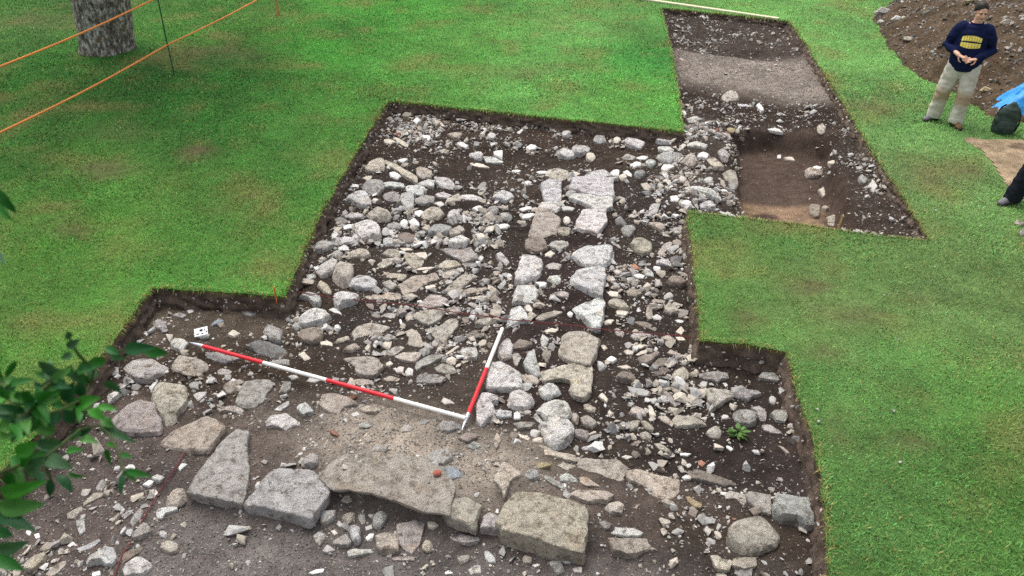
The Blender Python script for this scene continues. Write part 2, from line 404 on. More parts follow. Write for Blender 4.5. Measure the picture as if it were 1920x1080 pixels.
# blades
def blades():
    P = []
    for lo, hi, dens in ((2.6, 6.0, 5200), (6.0, 9.5, 3400), (9.5, 13.5, 2200), (13.5, 20.5, 1300), (20.5, 27, 600)):
        hw = lambda y: .86*y + 1.8
        n = int((hi-lo)*2*hw(hi)*dens)
        x = rs.uniform(-hw(hi), hw(hi), n); y = rs.uniform(lo, hi, n)
        k = (np.abs(x) < .64*y + 1.0) | ((np.abs(x) < .84*y + 1.6) & (rs.uniform(0, 1, n) < .55))
        P.append(np.stack([x[k], y[k]], 1))
    P = np.concatenate(P)
    k = ~pip(P[:, 0], P[:, 1], ringp); P = P[k]
    k = ~pip(P[:, 0], P[:, 1], SOILPATCH); P = P[k]
    # a denser fringe hanging over the cut edge
    m = rs.randint(0, nr, 16000); t = rs.uniform(0, 1, 16000)[:, None]
    E = ring[m]*(1-t) + ring[(m+1) % nr]*t - nrm[m]*rs.uniform(-.004, .05, 16000)[:, None]
    ek = (E[:, 1] > 2.6) & (E[:, 1] < 20); E = E[ek]; En = nrm[m][ek]
    nE = len(E); isE = np.concatenate([np.zeros(len(P), bool), np.ones(nE, bool)]); inn = np.concatenate([np.zeros((len(P), 2)), En]); P = np.concatenate([P, E])
    c, bare = grass_colour(P[:, 0], P[:, 1])
    keepb = rs.uniform(0, 1, len(P)) > bare*.85
    P, c, bare, isE, inn = P[keepb], c[keepb], bare[keepb], isE[keepb], inn[keepb]
    n = len(P)
    lush = fbm(P[:, 0], P[:, 1], 1.5, 4, 200)
    ed_ = np.minimum(pdist(P[:, 0], P[:, 1], ringp[::3]), .2)
    s = np.clip(P[:, 1]/9, .75, 1.5)                       # coarser clumps where they are only a pixel across
    hgt = rs.uniform(.014, .034, n)*(.6+.8*lush)*np.where(ed_ < .05, 1.25, 1)
    wid = rs.uniform(.0032, .0058, n)*s*1.25
    broad = rs.uniform(0, 1, n) < .07*np.clip((fbm(P[:, 0], P[:, 1], 2.6, 3, 260)-.4)*6, 0, 2)       # clover and plantain among the grass
    wid[broad] *= 2.6; hgt[broad] *= .8
    az = rs.uniform(0, 2*np.pi, n); lean = rs.uniform(.25, 1.25, n)
    d = np.stack([np.cos(az), np.sin(az)], 1)
    droop = isE & (rs.uniform(0, 1, n) < .2)            # blades and rootlets hanging over the cut
    P[droop] += inn[droop]*.012; d[droop] = inn[droop] + d[droop]*.35; hgt[droop] *= .95
    side = np.stack([-d[:, 1], d[:, 0]], 1)
    hz = np.zeros((n, 1))
    b0 = np.concatenate([P, hz-.003], 1)
    mid = b0 + np.concatenate([d*(hgt*lean*.45)[:, None], (hgt*.62)[:, None]], 1)
    tip = b0 + np.concatenate([d*(hgt*lean*1.2)[:, None], hgt[:, None]], 1)
    mid[droop, 2] = .004; tip[droop, 2] = -hgt[droop]*.8
    w = np.concatenate([side*wid[:, None]*.5, hz], 1)
    v = np.stack([b0-w, b0+w, mid+w*.8, mid-w*.8, tip], 1).reshape(-1, 3)
    i = np.arange(n)*5
    q = np.stack([i, i+1, i+2, i+3], 1); t = np.stack([i+3, i+2, i+4], 1)
    cc = c*rs.uniform(.62, 1.4, n)[:, None]
    cc[broad] = cc[broad]*np.array([.9, 1.18, 1.1])
    cc[:, 0] *= rs.uniform(.8, 1.25, n); cc[:, 2] *= rs.uniform(.7, 1.2, n)
    dryb = rs.uniform(0, 1, n) < np.where(droop, .6, np.where(ed_ < .045, .38, .055))
    cc[dryb] = lin((186, 170, 104))*rs.uniform(.5, 1.0, dryb.sum())[:, None]
    me = mesh_np('grass', v, q, t)
    vcol(me, np.repeat(cc, 5, 0))
    o = link('grass', me, M_grass)
    tag(o, 'short green grass blades covering the lawn', 'grass', kind='stuff')
blades()
# ------------------------------------------------------------------ traced stones
STONES = '''Z B 960 180 4
w s16 460,640 560,610 640,605 745,615 748,745 650,752 560,735 470,715 440,685 480,665 ; jagged white slab ; at the far end of the long wall, heap-side face
w s10 570,575 690,560 740,600 640,608 560,600 ; thin white end slab ; lying just beyond the jagged white slab of the long wall
w s16 450,735 520,735 600,742 740,757 735,830 690,853 620,850 520,800 450,770 ; notched white slab ; second from the far end of the long wall's heap-side face
w s18 500,930 535,862 700,862 695,960 640,1030 560,1005 495,985 ; square white slab ; third from the far end of the long wall's heap-side face
w a16 220,660 290,635 365,640 360,790 265,795 235,725 ; upright white block ; with a dark hole, at the long wall's far end
w a10 205,830 225,800 340,795 365,830 330,858 260,855 ; low pale stone ; wedged between the upright white block and the large tan block
t a12 265,580 320,558 410,565 425,615 370,638 260,610 ; tan end stone ; capping the long wall beyond the upright white block
t s16 195,862 270,867 350,935 325,1030 200,1055 135,1040 165,950 ; large tan block ; with straight sides, in the long wall's tree-side face
g a 370,830 420,820 470,840 450,865 390,860
t r 330,990 390,960 445,985 430,1035 360,1040
p r 385,920 420,900 440,930 425,955 385,945
w a 180,570 225,553 270,562 262,590 210,595
t a 430,580 470,565 515,580 480,605 430,600
w a14 335,415 390,385 440,375 470,445 420,455 350,440 ; pointed white stone ; tree-side one of a pair in bare soil beyond the wall
w a14 455,395 480,365 590,370 575,415 510,440 465,425 ; bright twin stone ; heap-side one of a white pair in bare soil beyond the wall
t r 550,440 590,405 630,440 600,475 565,465
g a 620,300 640,265 690,285 705,350 650,360 610,345 ; grey gable-shaped stone ; standing near the far trench edge beyond the bright twin stone
g r 375,270 410,248 445,275 430,305 385,305
w a12 850,330 880,303 950,320 1000,350 960,395 910,385 850,355 ; clean white oblong ; lying just under the far trench edge near the inner corner
t r 760,315 795,305 825,330 790,350 760,340
w a12 1080,335 1100,305 1180,310 1200,350 1190,370 1110,350 ; white loaf stone ; tucked right under the lawn's inner corner
p a 990,300 1040,290 1055,325 1000,330
w a 1100,375 1180,370 1215,400 1205,430 1150,425 1100,400
g r16 1085,440 1120,410 1210,420 1225,460 1200,500 1140,490 ; grey hollowed boulder ; below the white loaf stone near the lawn's inner corner
g r 1205,430 1245,405 1275,440 1260,490 1215,495
w r 1000,485 1040,460 1085,490 1060,525 1020,525
w r 905,505 930,485 975,500 965,530 915,535
w a 930,465 970,445 1030,455 1000,480 950,480
g a 820,460 860,430 930,465 890,490 840,480
d r14 915,570 940,535 1000,550 1000,600 950,610 920,595 ; dark grey cobble ; round, in the white stones beyond the gravel strip
w a 735,585 770,550 805,560 800,600 760,605
t r 805,600 840,578 865,610 840,640 805,625
w a 835,575 865,550 900,590 895,625 870,610
w a 1120,550 1140,515 1215,510 1215,535 1150,565
t r 1300,445 1345,420 1385,455 1375,510 1320,515 1290,480 ; tan egg-shaped cobble ; in the stone bank between the two trenches
w a 1390,445 1430,415 1480,430 1460,470 1405,470
t a 1460,480 1510,455 1560,500 1590,540 1540,545 1480,520 ; tan wedge stone ; on the stone bank above the brown pit's corner
g r 1540,420 1580,375 1620,420 1620,490 1570,480
w a 1320,350 1380,330 1460,370 1450,395 1370,375 1320,365
y r 1605,250 1630,228 1680,245 1665,275 1615,270 ; yellow ochre stone ; at the top of the stone bank beside the brown pit
t r20 1575,615 1600,565 1660,560 1700,610 1695,680 1650,670 1600,640 ; smooth round boulder ; cream, sitting on the rim of the brown pit
w a12 1295,665 1350,650 1450,680 1520,720 1555,780 1490,760 1420,715 1340,695 ; long white ridge stone ; running down the stone bank towards the lawn corner
w a 1415,810 1450,770 1500,775 1530,830 1470,850 1420,840 ; white angular stone ; at the foot of the stone bank against the lawn
w a 1190,750 1230,735 1265,765 1240,795 1200,790
w a 1265,790 1310,765 1350,790 1320,825 1275,815
p r 1255,605 1295,590 1315,620 1290,650 1255,640
g r 1440,630 1475,595 1510,620 1490,655 1450,650
w a 1310,165 1370,145 1415,170 1390,200 1330,205
w a 1260,110 1290,100 1310,130 1295,150
g a 815,1000 850,965 920,965 925,1010 880,1055 830,1025
t a 1030,950 1080,930 1130,950 1150,1000 1110,1020 1060,985
g a 1190,1005 1220,980 1280,975 1275,1045 1220,1040
p a 1255,375 1290,345 1310,370 1285,400
w a 75,910 110,880 165,870 175,895 130,920 90,925
w a 55,850 110,820 150,825 140,850 80,865
w a 75,660 120,632 150,645 120,670
w a 0,560 40,545 70,560 50,580 5,575
w a 105,380 140,358 190,375 180,400 130,405
w s 35,275 75,245 85,255 55,285
w a 1200,890 1230,870 1260,890 1230,910
w s 1530,850 1590,850 1660,890 1690,920 1600,910
w a 1560,700 1600,690 1620,715 1580,725
Z A 480 180 4
w a16 685,760 720,715 815,690 865,790 860,830 790,840 740,800 ; white pyramid stone ; angular, alone near the tree-side edge of the trench
t a16 820,555 860,490 925,465 965,490 965,560 900,567 850,580 ; tan edge block ; with a dark hollow under it, near the far tree-side edge
t s6 970,465 1040,500 1120,560 1210,625 1200,660 1120,615 1050,550 975,500 ; leaning tan plank stone ; long and thin, sloping down from the tan edge block
t a14 1205,545 1245,530 1320,570 1310,610 1250,630 1205,600 ; cream cube stone ; at the upper rim of the white tumble
w a12 1205,642 1270,622 1340,640 1330,690 1260,682
w a16 1340,600 1400,590 1490,660 1480,715 1400,702 1350,662 ; large white rim stone ; rough, at the upper rim of the tumble above bare soil
w a 1000,575 1040,565 1090,600 1060,625 1010,605
g r20 800,640 860,610 950,630 960,690 900,740 830,720 790,680 ; big grey boulder ; below the tan edge block at the tumble's corner
w a 960,650 1020,635 1110,650 1110,690 1040,700 970,690
w a 1130,680 1200,665 1265,690 1255,740 1190,745 1130,715 ; pale flat-topped stone ; in the upper tumble below the large white rim stones
g r 950,740 1000,705 1080,720 1075,770 1010,785 960,765
w r18 1085,750 1110,710 1180,715 1190,780 1180,850 1130,855 1095,810 ; tall white stone ; standing upright in the middle of the upper tumble
g a 1195,790 1250,740 1340,750 1330,800 1260,820 1200,815
w a 1350,740 1400,715 1470,735 1450,770 1370,770
w a 1545,740 1600,730 1680,760 1710,785 1650,790 1590,785 1545,765 ; white whaleback stone ; low and long, at the tumble's upper rim
t a 1470,745 1520,715 1540,760 1530,800 1480,795
t r18 830,885 885,830 945,825 1010,880 1010,925 940,935 860,920 ; buff domed boulder ; just beyond the big white cube near the tree-side edge
w a 670,890 720,870 805,890 800,925 720,930 675,915
w a22 740,945 830,920 900,955 935,1030 920,1065 850,1080 770,1065 745,1000 ; big white cube ; blocky boulder in the tumble near the tree-side edge
w a 655,975 690,955 735,960 720,995 665,1005
w a 605,1070 645,1040 715,1060 735,1085 680,1110 620,1110
t r 1245,870 1300,840 1400,845 1420,890 1370,930 1290,930 1245,905 ; wide buff boulder ; pillow-shaped, in the middle of the tumble
w a 1190,870 1230,845 1255,870 1230,915 1195,900
w r14 1435,880 1460,840 1520,855 1530,910 1490,950 1440,930 ; white ball stone ; round, beside the wide buff boulder in the tumble
g r 1530,900 1560,880 1590,910 1570,945 1535,935
w r 1080,940 1120,920 1145,950 1120,985 1080,970
w a 1145,940 1180,905 1225,960 1220,980 1165,970
g a 980,970 1010,935 1080,960 1080,1000 1000,995
g a18 1295,1010 1350,945 1420,940 1470,975 1440,1040 1370,1050 1300,1040 ; faceted grey boulder ; in front of the wide buff boulder in the tumble
p a 1450,1020 1530,960 1565,1000 1530,1040 1460,1045
b a 1060,1030 1130,1015 1195,1030 1200,1085 1140,1110 1080,1085
w a16 1450,1075 1530,1020 1600,1070 1570,1110 1500,1125 1450,1105 ; white tent-shaped stone ; between the faceted grey boulder and the kite-like tan slab
w r 950,1065 1010,1055 1045,1080 1040,1110 960,1110 ; small pitted white stone ; low in the tumble, in bare soil
w a 1240,300 1310,295 1305,330 1280,345
t a 1440,290 1470,265 1555,275 1525,335 1490,335 ; cream wedge block ; in the dark soil near the far trench edge
w a 1590,410 1680,400 1700,430 1690,470 1640,460 1600,435
w s 1690,440 1790,455 1850,490 1840,500 1730,500
w a 1780,410 1850,400 1845,470 1790,445
t s 1590,510 1620,490 1700,510 1750,540 1690,535
g r 1735,290 1770,265 1800,290 1780,320 1740,315
w a 1510,350 1550,345 1590,370 1575,390 1530,375
w a 1180,185 1210,155 1230,185 1205,210
w a 960,180 975,165 985,200 970,210
t s 1030,310 1080,325 1150,370 1130,385 1070,355
t a 960,330 1000,315 1050,345 1010,370 970,355
w a 1060,480 1110,460 1140,480 1100,510
t s 1320,175 1380,185 1420,230 1370,215
w a14 1770,760 1850,700 1910,710 1930,760 1880,800 1800,780 ; white three-cornered stone ; at the wall-side end of the upper tumble
g r 1715,850 1780,815 1820,840 1800,885 1740,890
g r 1820,890 1870,865 1930,890 1900,930 1840,925
w s 1620,990 1680,970 1800,980 1800,1000 1700,995 1640,1005
w a 1810,970 1850,950 1905,970 1880,995 1830,1000
p s 1055,60 1100,58 1165,75 1140,90 1070,80
p r 870,780 900,760 940,780 920,800 880,800
w s 690,665 720,655 780,670 770,685 710,685
t a 800,610 840,590 870,600 850,640
t a 1640,1040 1700,1020 1720,1060 1680,1070
g a 1330,800 1390,790 1420,820 1380,835
w a 1620,850 1680,810 1700,840 1660,870
Z C 480 450 4
g a18 425,50 470,-5 560,0 600,45 530,92 440,92 ; grey edge boulder ; against the tree-side trench edge beyond the white lump stones
g a 555,110 605,65 650,100 640,135 580,135
t a14 705,95 760,55 820,65 860,115 810,140 720,145 ; mottled buff stone ; beyond the tan barrel boulder near the flat slabs
t a8 945,105 990,60 1060,60 1085,105 1075,130 1000,125
t s8 1110,130 1130,90 1190,110 1260,155 1240,195 1180,215 1140,180 ; tilted tan slab ; at the upper edge of the flat slab spread
t s 1185,95 1270,85 1285,130 1270,145 1220,125
t s6 865,165 900,135 1090,140 950,210 890,215 ; long wedge slab ; thin and pointed, at the upper edge of the flat slabs
t s5 900,225 980,245 1120,265 1125,285 1010,290 920,270
p s8 1385,65 1460,60 1570,40 1610,55 1665,130 1550,160 1480,120 ; kite-like tan slab ; wide and flat, between the tumble and the long wall
t r24 570,255 600,180 660,140 720,180 730,250 690,310 630,320 580,290 ; tan barrel boulder ; yellowish, near the tree-side edge beside white lump stones
w a18 450,225 500,170 570,140 610,170 590,240 540,270 490,280 470,250 ; white lump stone ; beside the tan barrel boulder, nearer the trench edge
w a 430,200 470,190 490,215 450,230
w a 355,255 440,250 450,290 380,310 355,290
w a18 695,345 760,250 830,250 900,290 895,370 800,380 740,365 ; big white wedge ; angular boulder between the tan barrel and the flat slabs
t s10 1080,340 1180,270 1280,260 1330,240 1380,270 1350,310 1290,320 1200,400 1160,410 1100,385 ; large lobed slab ; biggest flat tan slab in the middle of the slab spread
t s6 1360,185 1420,140 1500,160 1540,190 1450,215 1380,205 ; pale split slab ; just in front of the kite-like tan slab
t s6 1395,250 1480,215 1530,215 1515,245 1440,300 1405,285
g s 1550,180 1600,160 1670,170 1650,200 1570,210
t s7 1420,380 1460,330 1560,250 1640,280 1560,350 1460,420 1430,410 ; long diagonal slab ; lying towards the long wall beside the large lobed slab
t s6 1535,390 1620,355 1750,355 1690,390 1560,415 ; thin lens slab ; alone in dark soil between the slabs and the long wall
t s4 1600,430 1680,415 1770,420 1700,440 1620,445
t r12 445,315 500,300 560,360 565,400 510,390 465,350 ; cream tongue stone ; just in front of the white lump stone
w a14 325,420 370,385 450,390 485,450 480,495 430,490 390,440 ; white saddle stone ; near the orange peg at the trench's inner corner
w a18 580,400 590,365 640,365 765,410 750,460 660,470 620,515 590,470 ; white tooth-shaped boulder ; above the red string, in front of the tan barrel
t s5 800,430 870,405 950,410 960,440 870,450
t s6 930,430 990,390 1080,400 1085,440 1000,455 ; flat spotted slab ; just beyond the red string in front of the big white wedge
p s8 1220,490 1310,400 1420,425 1440,455 1400,495 1290,520 ; pinkish leaf-shaped slab ; resting against the red string in the slab spread
w a18 315,600 340,545 440,510 520,540 550,580 500,625 380,642 330,640 ; large pale speckled boulder ; beyond the brown square stone at the inner corner
b a18 320,740 350,650 460,640 500,690 480,760 420,800 360,770 ; brown square stone ; directly in front of the large pale speckled boulder
g a14 45,680 70,630 110,630 200,680 180,780 120,760 ; grey tile-like block ; standing alone in the bare earth beyond the long pole
t s6 725,690 770,650 860,620 1000,655 950,690 800,725 745,745 ; pale lozenge slab ; alone in bare soil in front of the red string
p s8 1175,555 1280,515 1400,505 1415,545 1380,600 1300,650 1230,620 ; half-moon slab ; pinkish, just in front of the red string
p s8 1270,660 1370,650 1450,585 1510,590 1515,640 1450,730 1390,780 1330,720 ; large pink boot-shaped slab ; tilted, in front of the half-moon slab
w s4 945,570 980,545 1060,550 1080,570 1010,590
w s 540,520 580,500 620,530 645,565 600,550
w r 505,640 530,620 545,645 530,675 505,665
w r 580,650 610,625 640,650 620,680 590,675
t a 580,770 620,735 690,715 705,750 640,775
t a 480,765 530,750 570,775 570,800 490,790
t a10 655,830 680,795 745,770 780,815 720,840 ; tan wedge ; low stone beyond the tan flag with a bite
g a 945,740 985,690 1045,725 1040,755 980,770
t s7 1120,690 1170,665 1220,700 1255,780 1240,815 1140,785 1150,730 ; tall narrow slab ; leaning beside the large pink boot-shaped slab
p s5 905,860 960,830 1080,785 1115,810 1040,870 940,880 ; pink blade slab ; beside the tan flag with a bite
t s7 1045,870 1110,835 1240,840 1225,880 1190,920 1110,905 ; pale trapezoid slab ; between the pink blade slab and the grey spearhead slab
g s7 1195,960 1210,910 1290,860 1400,850 1410,870 1300,930 1210,980 ; grey spearhead slab ; tilted on edge in front of the tall narrow slab
t r 1420,890 1460,870 1505,890 1490,925 1430,915
w a12 1535,830 1560,805 1650,805 1665,860 1655,905 1560,905 ; small white cube ; alone in bare earth beside the short pole
p s9 655,885 740,870 860,870 920,900 945,960 880,1025 790,1015 750,1000 745,950 700,920 ; tan flag with bite ; large notched slab beyond the long pole's middle
t s 725,1045 780,1035 850,1050 865,1085 800,1095 725,1085
p s 1340,960 1400,920 1480,945 1500,990 1440,1005 1370,990
g s6 1195,1030 1260,985 1330,1000 1410,1030 1380,1075 1280,1075 1210,1060 ; grey veined slab ; just in front of the grey spearhead slab
g a 1120,990 1150,940 1180,970 1175,1015 1130,1020
p a 1040,970 1080,940 1110,960 1100,1000 1060,995
t s 960,1035 1010,1010 1080,1040 1060,1060 980,1060
t a 975,925 1010,900 1030,925 1000,950 975,945
t a10 1645,640 1680,600 1760,570 1780,600 1740,650 1670,655 ; pale cushion stone ; in dark soil between the pink slabs and the short pole
b s5 1570,735 1620,670 1700,670 1725,700 1660,735 ; brown diamond slab ; flat, just in front of the pale cushion stone
t a 1660,790 1700,740 1730,750 1720,790 1680,800
t s3 1420,860 1510,785 1525,795 1440,865
w a 1800,110 1830,90 1900,160 1880,185 1820,150
w r 1070,590 1085,590 1105,630 1085,640
p a 945,310 1000,300 1060,340 1010,375 970,345
p a 1430,510 1500,500 1540,540 1490,570 1450,560
w a16 1820,840 1850,760 1900,740 1920,800 1910,870 1850,890 ; white pole-side stone ; touching the short pole's white band
w a18 1740,1060 1770,950 1850,930 1900,960 1960,1000 1980,1110 1900,1130 1750,1110 ; speckled pale block ; beside the short pole's red band
t s 1270,350 1330,330 1350,350 1280,372
t s 1180,225 1240,200 1340,205 1300,225
t s 1080,60 1150,55 1180,75 1110,85
Z D 960 450 4
w a18 30,300 60,200 80,100 200,115 220,150 210,250 170,290 80,305 ; bright square block ; whitest in the tree-side face, past the large tan block
w a16 15,470 30,390 60,340 160,335 190,380 180,420 155,470 110,475 60,465 ; pale humped block ; next in front of the bright square block in the long wall
w a16 -20,600 0,510 60,510 100,560 130,610 70,610 0,640 -35,650 ; white pole-end block ; at the tip of the short pole's white end
w a18 460,120 500,80 610,35 720,40 740,70 720,150 680,185 560,185 510,150 ; wing-shaped white block ; in the heap-side face of the long wall, beyond two more
w a18 455,290 500,200 680,195 690,270 665,420 640,425 580,390 500,345 465,325 ; shield-shaped white block ; middle of three large ones in the heap-side face
w a16 460,510 560,460 650,440 690,465 685,560 650,660 610,655 560,590 500,545 ; triangular pale block ; of the long wall, touching the red string from beyond
t s20 370,850 385,740 420,700 530,680 590,720 640,760 620,850 570,940 480,910 400,890 ; large buff block ; of the long wall, first on the string's near side
t s16 240,1005 250,985 390,950 500,925 585,928 580,1130 520,1190 450,1160 440,1060 370,1045 260,1065 ; L-shaped buff slab ; of the long wall, in front of the large buff block
w a14 90,930 130,850 160,845 190,930 210,1000 180,1010 110,965 ; white arrowhead stone ; in the wall's tree-side half, beyond the speckled pale block
t a 50,1030 70,1000 150,1000 205,1060 190,1090 110,1080
w a 215,735 230,690 280,740 270,780 240,810 220,790
b a 10,790 50,730 140,760 150,795 90,820 20,815
p a 0,850 40,830 75,880 40,950 20,940
t s 245,680 300,655 345,670 320,695 260,695
b a 225,870 240,820 295,820 290,880 255,920
t s6 185,585 220,555 320,530 370,545 320,570 220,600 ; long pale sliver ; lying across the wall core just beyond the red string
w r 415,545 435,525 460,540 450,570 420,565
p a 90,500 120,480 155,520 150,550 110,535
w r 260,285 300,255 350,270 370,310 340,325 290,310
w a 170,305 200,300 260,310 250,360 210,365 200,330
p a 300,390 350,375 420,395 420,430 360,430
p a 255,190 300,165 370,185 350,225 280,225
g a 280,35 320,5 400,0 420,40 370,75 300,60
t a 250,95 290,75 320,105 290,135 250,125
b a14 110,0 200,-15 240,0 260,50 180,80 110,50 ; brownish pink stone ; in the wall core in front of the large tan block
t a16 890,40 920,-20 1010,-10 1050,40 1040,100 980,120 930,90 ; large tan rubble stone ; in the heap-side rubble below the lawn corner
p s 1090,95 1140,30 1190,10 1200,40 1150,90 1110,110
b r 1200,20 1240,-10 1275,20 1260,60 1220,60
w a 1085,155 1140,130 1185,155 1185,200 1140,185 1090,180
d r 1185,120 1230,90 1280,120 1260,180 1200,180
g r 1280,110 1310,60 1335,110 1325,165 1290,160
w a 915,265 960,245 1000,260 980,290 940,290
w a 980,240 1020,205 1060,250 1060,280 1000,270
w r 1060,200 1090,190 1120,210 1110,235 1070,225
b a14 1165,300 1200,265 1250,255 1305,335 1270,350 1190,335 ; brown roof-shaped stone ; close to the lawn edge on the wall's heap side
t a 860,390 890,365 950,365 970,400 930,430 870,425
g r 1135,415 1180,385 1215,410 1200,440 1145,440
b a 1050,450 1100,440 1150,445 1140,480 1060,480
t a12 1145,480 1180,455 1245,540 1190,560 1150,530 ; tan brick-shaped stone ; tilted, near the lawn edge on the wall's heap side
t a12 720,480 760,430 820,430 880,510 820,520 740,505 ; buff layered stone ; just beside the triangular pale block
t a 765,530 820,518 875,540 850,570 790,560
t a 690,410 740,380 795,395 790,430 730,420
t a 1000,560 1020,470 1050,480 1055,590 1020,605
g a 1055,580 1090,555 1125,580 1110,605 1065,600
t a 690,620 720,590 765,590 740,630 700,640
p a 770,660 795,650 840,705 830,735 780,720
b s 920,610 1010,610 1085,665 1070,685 960,645
p a 890,720 930,690 980,680 1020,715 960,735 910,745
t a 1120,720 1180,705 1225,755 1220,785 1170,765
t s 1230,730 1280,720 1300,750 1250,760
t a 1230,690 1265,645 1295,680 1270,710
t s 905,800 950,780 1000,790 970,815 920,820
t s 925,865 960,835 1015,815 1010,845 950,870
t a 840,830 880,815 915,835 900,865 860,860
w a 710,890 745,860 785,890 760,920 720,910
b a12 945,890 990,870 1050,860 1090,820 1110,850 1070,890 1020,930 960,930 ; brown forked stone ; in the rubble beside the large buff block
b a 1065,920 1100,890 1170,880 1150,940 1100,960 1070,955
b s 1065,985 1130,950 1185,970 1150,1000 1080,1020
t r14 1200,1020 1220,975 1280,940 1330,980 1320,1040 1260,1055 1210,1045 ; buff round cobble ; near the corner where the trench widens
t a 1320,840 1340,760 1375,745 1370,800 1350,860
b s 1165,850 1190,815 1270,860 1240,870
b a14 780,1030 830,985 890,980 930,1030 910,1065 830,1065 ; brown dome stone ; in the rubble beside the L-shaped buff slab
t s 790,950 860,935 900,960 840,970
t s 1250,905 1300,895 1330,915 1280,925
t a 665,790 690,780 715,810 690,835
w a 1225,600 1250,590 1290,610 1270,630 1240,620
p a 730,270 760,260 775,300 745,320
w a 860,290 885,280 915,315 885,325
p a 740,85 765,85 765,140 745,150
p a 760,230 790,210 820,235 800,260 770,255
o a 880,200 920,175 965,215 920,228
Z I 1280 640 6
y a20 810,230 930,135 1060,125 1090,190 1045,320 940,280 ; yellowish corner block ; angular, in the corner of the right-angled side extension
g s10 860,400 900,345 1080,350 1085,420 1070,460 930,440 870,420 ; grey brick-shaped stone ; directly in front of the yellowish corner block
g s10 185,380 320,340 400,330 500,350 510,410 440,420 380,470 340,440 250,450 210,420 ; grey arched slab ; at the mouth of the side extension
t a 580,270 640,235 680,250 660,310 610,320
t a 725,305 770,280 810,320 780,340
w a 385,205 440,200 485,235 470,265 430,240
w a 745,215 770,190 800,230 770,250
p a14 275,540 330,530 570,540 560,600 440,700 300,820 280,800 330,740 270,680 290,620 ; big pink triangle ; large tapering stone in front of the grey arched slab
g a14 600,500 680,500 720,560 870,540 885,580 720,690 620,650 610,560 ; grey chevron stone ; beside the big pink triangle
g r 970,600 1010,590 1060,650 1040,710 980,690
b s 1150,640 1200,615 1270,660 1240,675
g a14 570,790 620,770 760,750 820,800 820,930 740,955 650,940 590,900 ; ridged grey block ; just beyond the small green weed
g a 770,740 860,730 940,800 930,900 870,900 830,800
g a12 990,830 1060,770 1170,760 1180,850 1150,910 1060,900 ; grey folded stone ; near the lawn edge beside the ridged grey block
g a 1175,800 1250,755 1260,790 1200,830
p s 900,940 980,930 1090,1000 1110,1040 1000,1040 920,1000
g a 1210,930 1300,910 1320,960 1250,990 1215,980
g a 1250,990 1310,985 1350,1070 1290,1075
g r 440,840 480,815 525,850 500,880 440,875
t r12 260,1020 330,950 400,950 450,1020 400,1075 300,1060 ; buff rounded cobble ; just beside the small green weed
w s 1115,490 1140,490 1195,550 1165,570
w a 450,460 490,455 510,500 480,520
Z J 1280 820 6
b a12 80,390 160,365 450,450 590,490 580,540 460,575 330,555 100,500 ; long grey-brown bar ; narrow stone lying like a beam in dark soil
g a20 1040,660 1070,610 1260,640 1420,650 1440,830 1470,990 1360,1000 1260,940 1080,930 1030,850 ; big grey end block ; rough and square, where the front wall meets the lawn
p s12 710,640 760,600 990,650 985,860 870,850 740,720 ; pinkish wall slab ; beside the big grey end block
p s 480,640 530,595 690,640 715,740 650,750 600,690 490,690
y s 20,620 100,680 215,750 200,800 140,800 60,720
w a 485,75 520,90 570,130 540,155 500,120
b s 1080,90 1130,100 1200,180 1170,180 1110,120
o a 170,270 210,250 260,290 220,330 180,310
Z M 1120 900 6
w s8 130,600 170,535 420,540 510,590 470,625 330,645 190,625 ; white bar stone ; in front of the front wall, heap-side of the notched big block
t s12 150,680 540,660 700,640 850,700 640,790 540,800 430,850 330,850 170,820 ; long buff kerb slab ; just in front of the white bar stone
g a 10,460 80,450 165,490 130,550 80,560
t s 1280,850 1420,830 1520,900 1480,1000 1340,990
t s 1540,850 1780,860 1790,960 1650,1010 1520,960
Z Z 0 0 1
t r22 1362,1010 1372,985 1400,970 1440,960 1452,972 1463,1000 1455,1025 1420,1036 1380,1030 ; large rounded buff boulder ; in front of the pinkish wall slab near the lawn
t a16 303,825 320,808 352,790 380,781 420,800 418,815 400,840 388,852 350,845 310,835 ; tan four-sided slab ; thick, between the cratered boulders and the kite-shaped slab
g s16 355,918 370,895 400,855 425,820 440,808 464,812 462,850 466,880 460,930 455,946 420,938 385,930 ; tall kite-shaped slab ; pale grey, in the front wall beside the tan slab
g s17 463,942 480,925 505,890 515,880 580,885 616,912 615,930 590,965 578,979 540,965 500,955 470,950 ; square grey slab ; big and smooth, next to the kite-shaped slab
m s5 605,885 650,850 720,850 790,860 830,880 850,920 832,965 790,960 740,940 690,925 625,915 ; gritty lichened wall bed ; long rough buff block with a yellowish front edge
Z L 800 900 6
t a14 185,320 230,200 300,140 450,170 600,260 570,380 545,530 450,490 240,410 ; socketed buff stone ; with a round hollow, at the end of the gritty wall bed
g a10 610,540 640,390 700,340 820,360 815,460 790,570 700,555 ; small grey wedge ; jammed between the socketed stone and the huge block
t s24 825,480 880,330 940,200 1040,85 1180,90 1500,180 1620,230 1780,320 1775,520 1768,850 1700,850 1400,790 1150,680 880,590 ; huge dressed block ; biggest stone, with a dark slot in its top
p s6 230,590 300,560 440,620 560,650 590,680 480,720 330,700 270,650 ; pink tongue slab ; in front of the socketed buff stone
g a 345,860 400,840 490,850 460,930 380,960
w a 650,790 690,780 770,880 770,940 700,930 660,880
w a 470,1020 540,970 600,940 610,1050 500,1075
w a 205,1040 250,1005 300,1050 220,1060
t r 1075,880 1120,830 1190,860 1180,930 1100,930
g a 1370,920 1500,890 1530,960 1550,1020 1480,1060 1400,980
p a 1645,1000 1700,965 1750,975 1740,1050 1660,1045
w a 1540,890 1570,870 1620,930 1560,930
w a 1190,950 1260,930 1280,960 1220,980
w a 1260,830 1340,820 1320,870
Z H 960 720 4
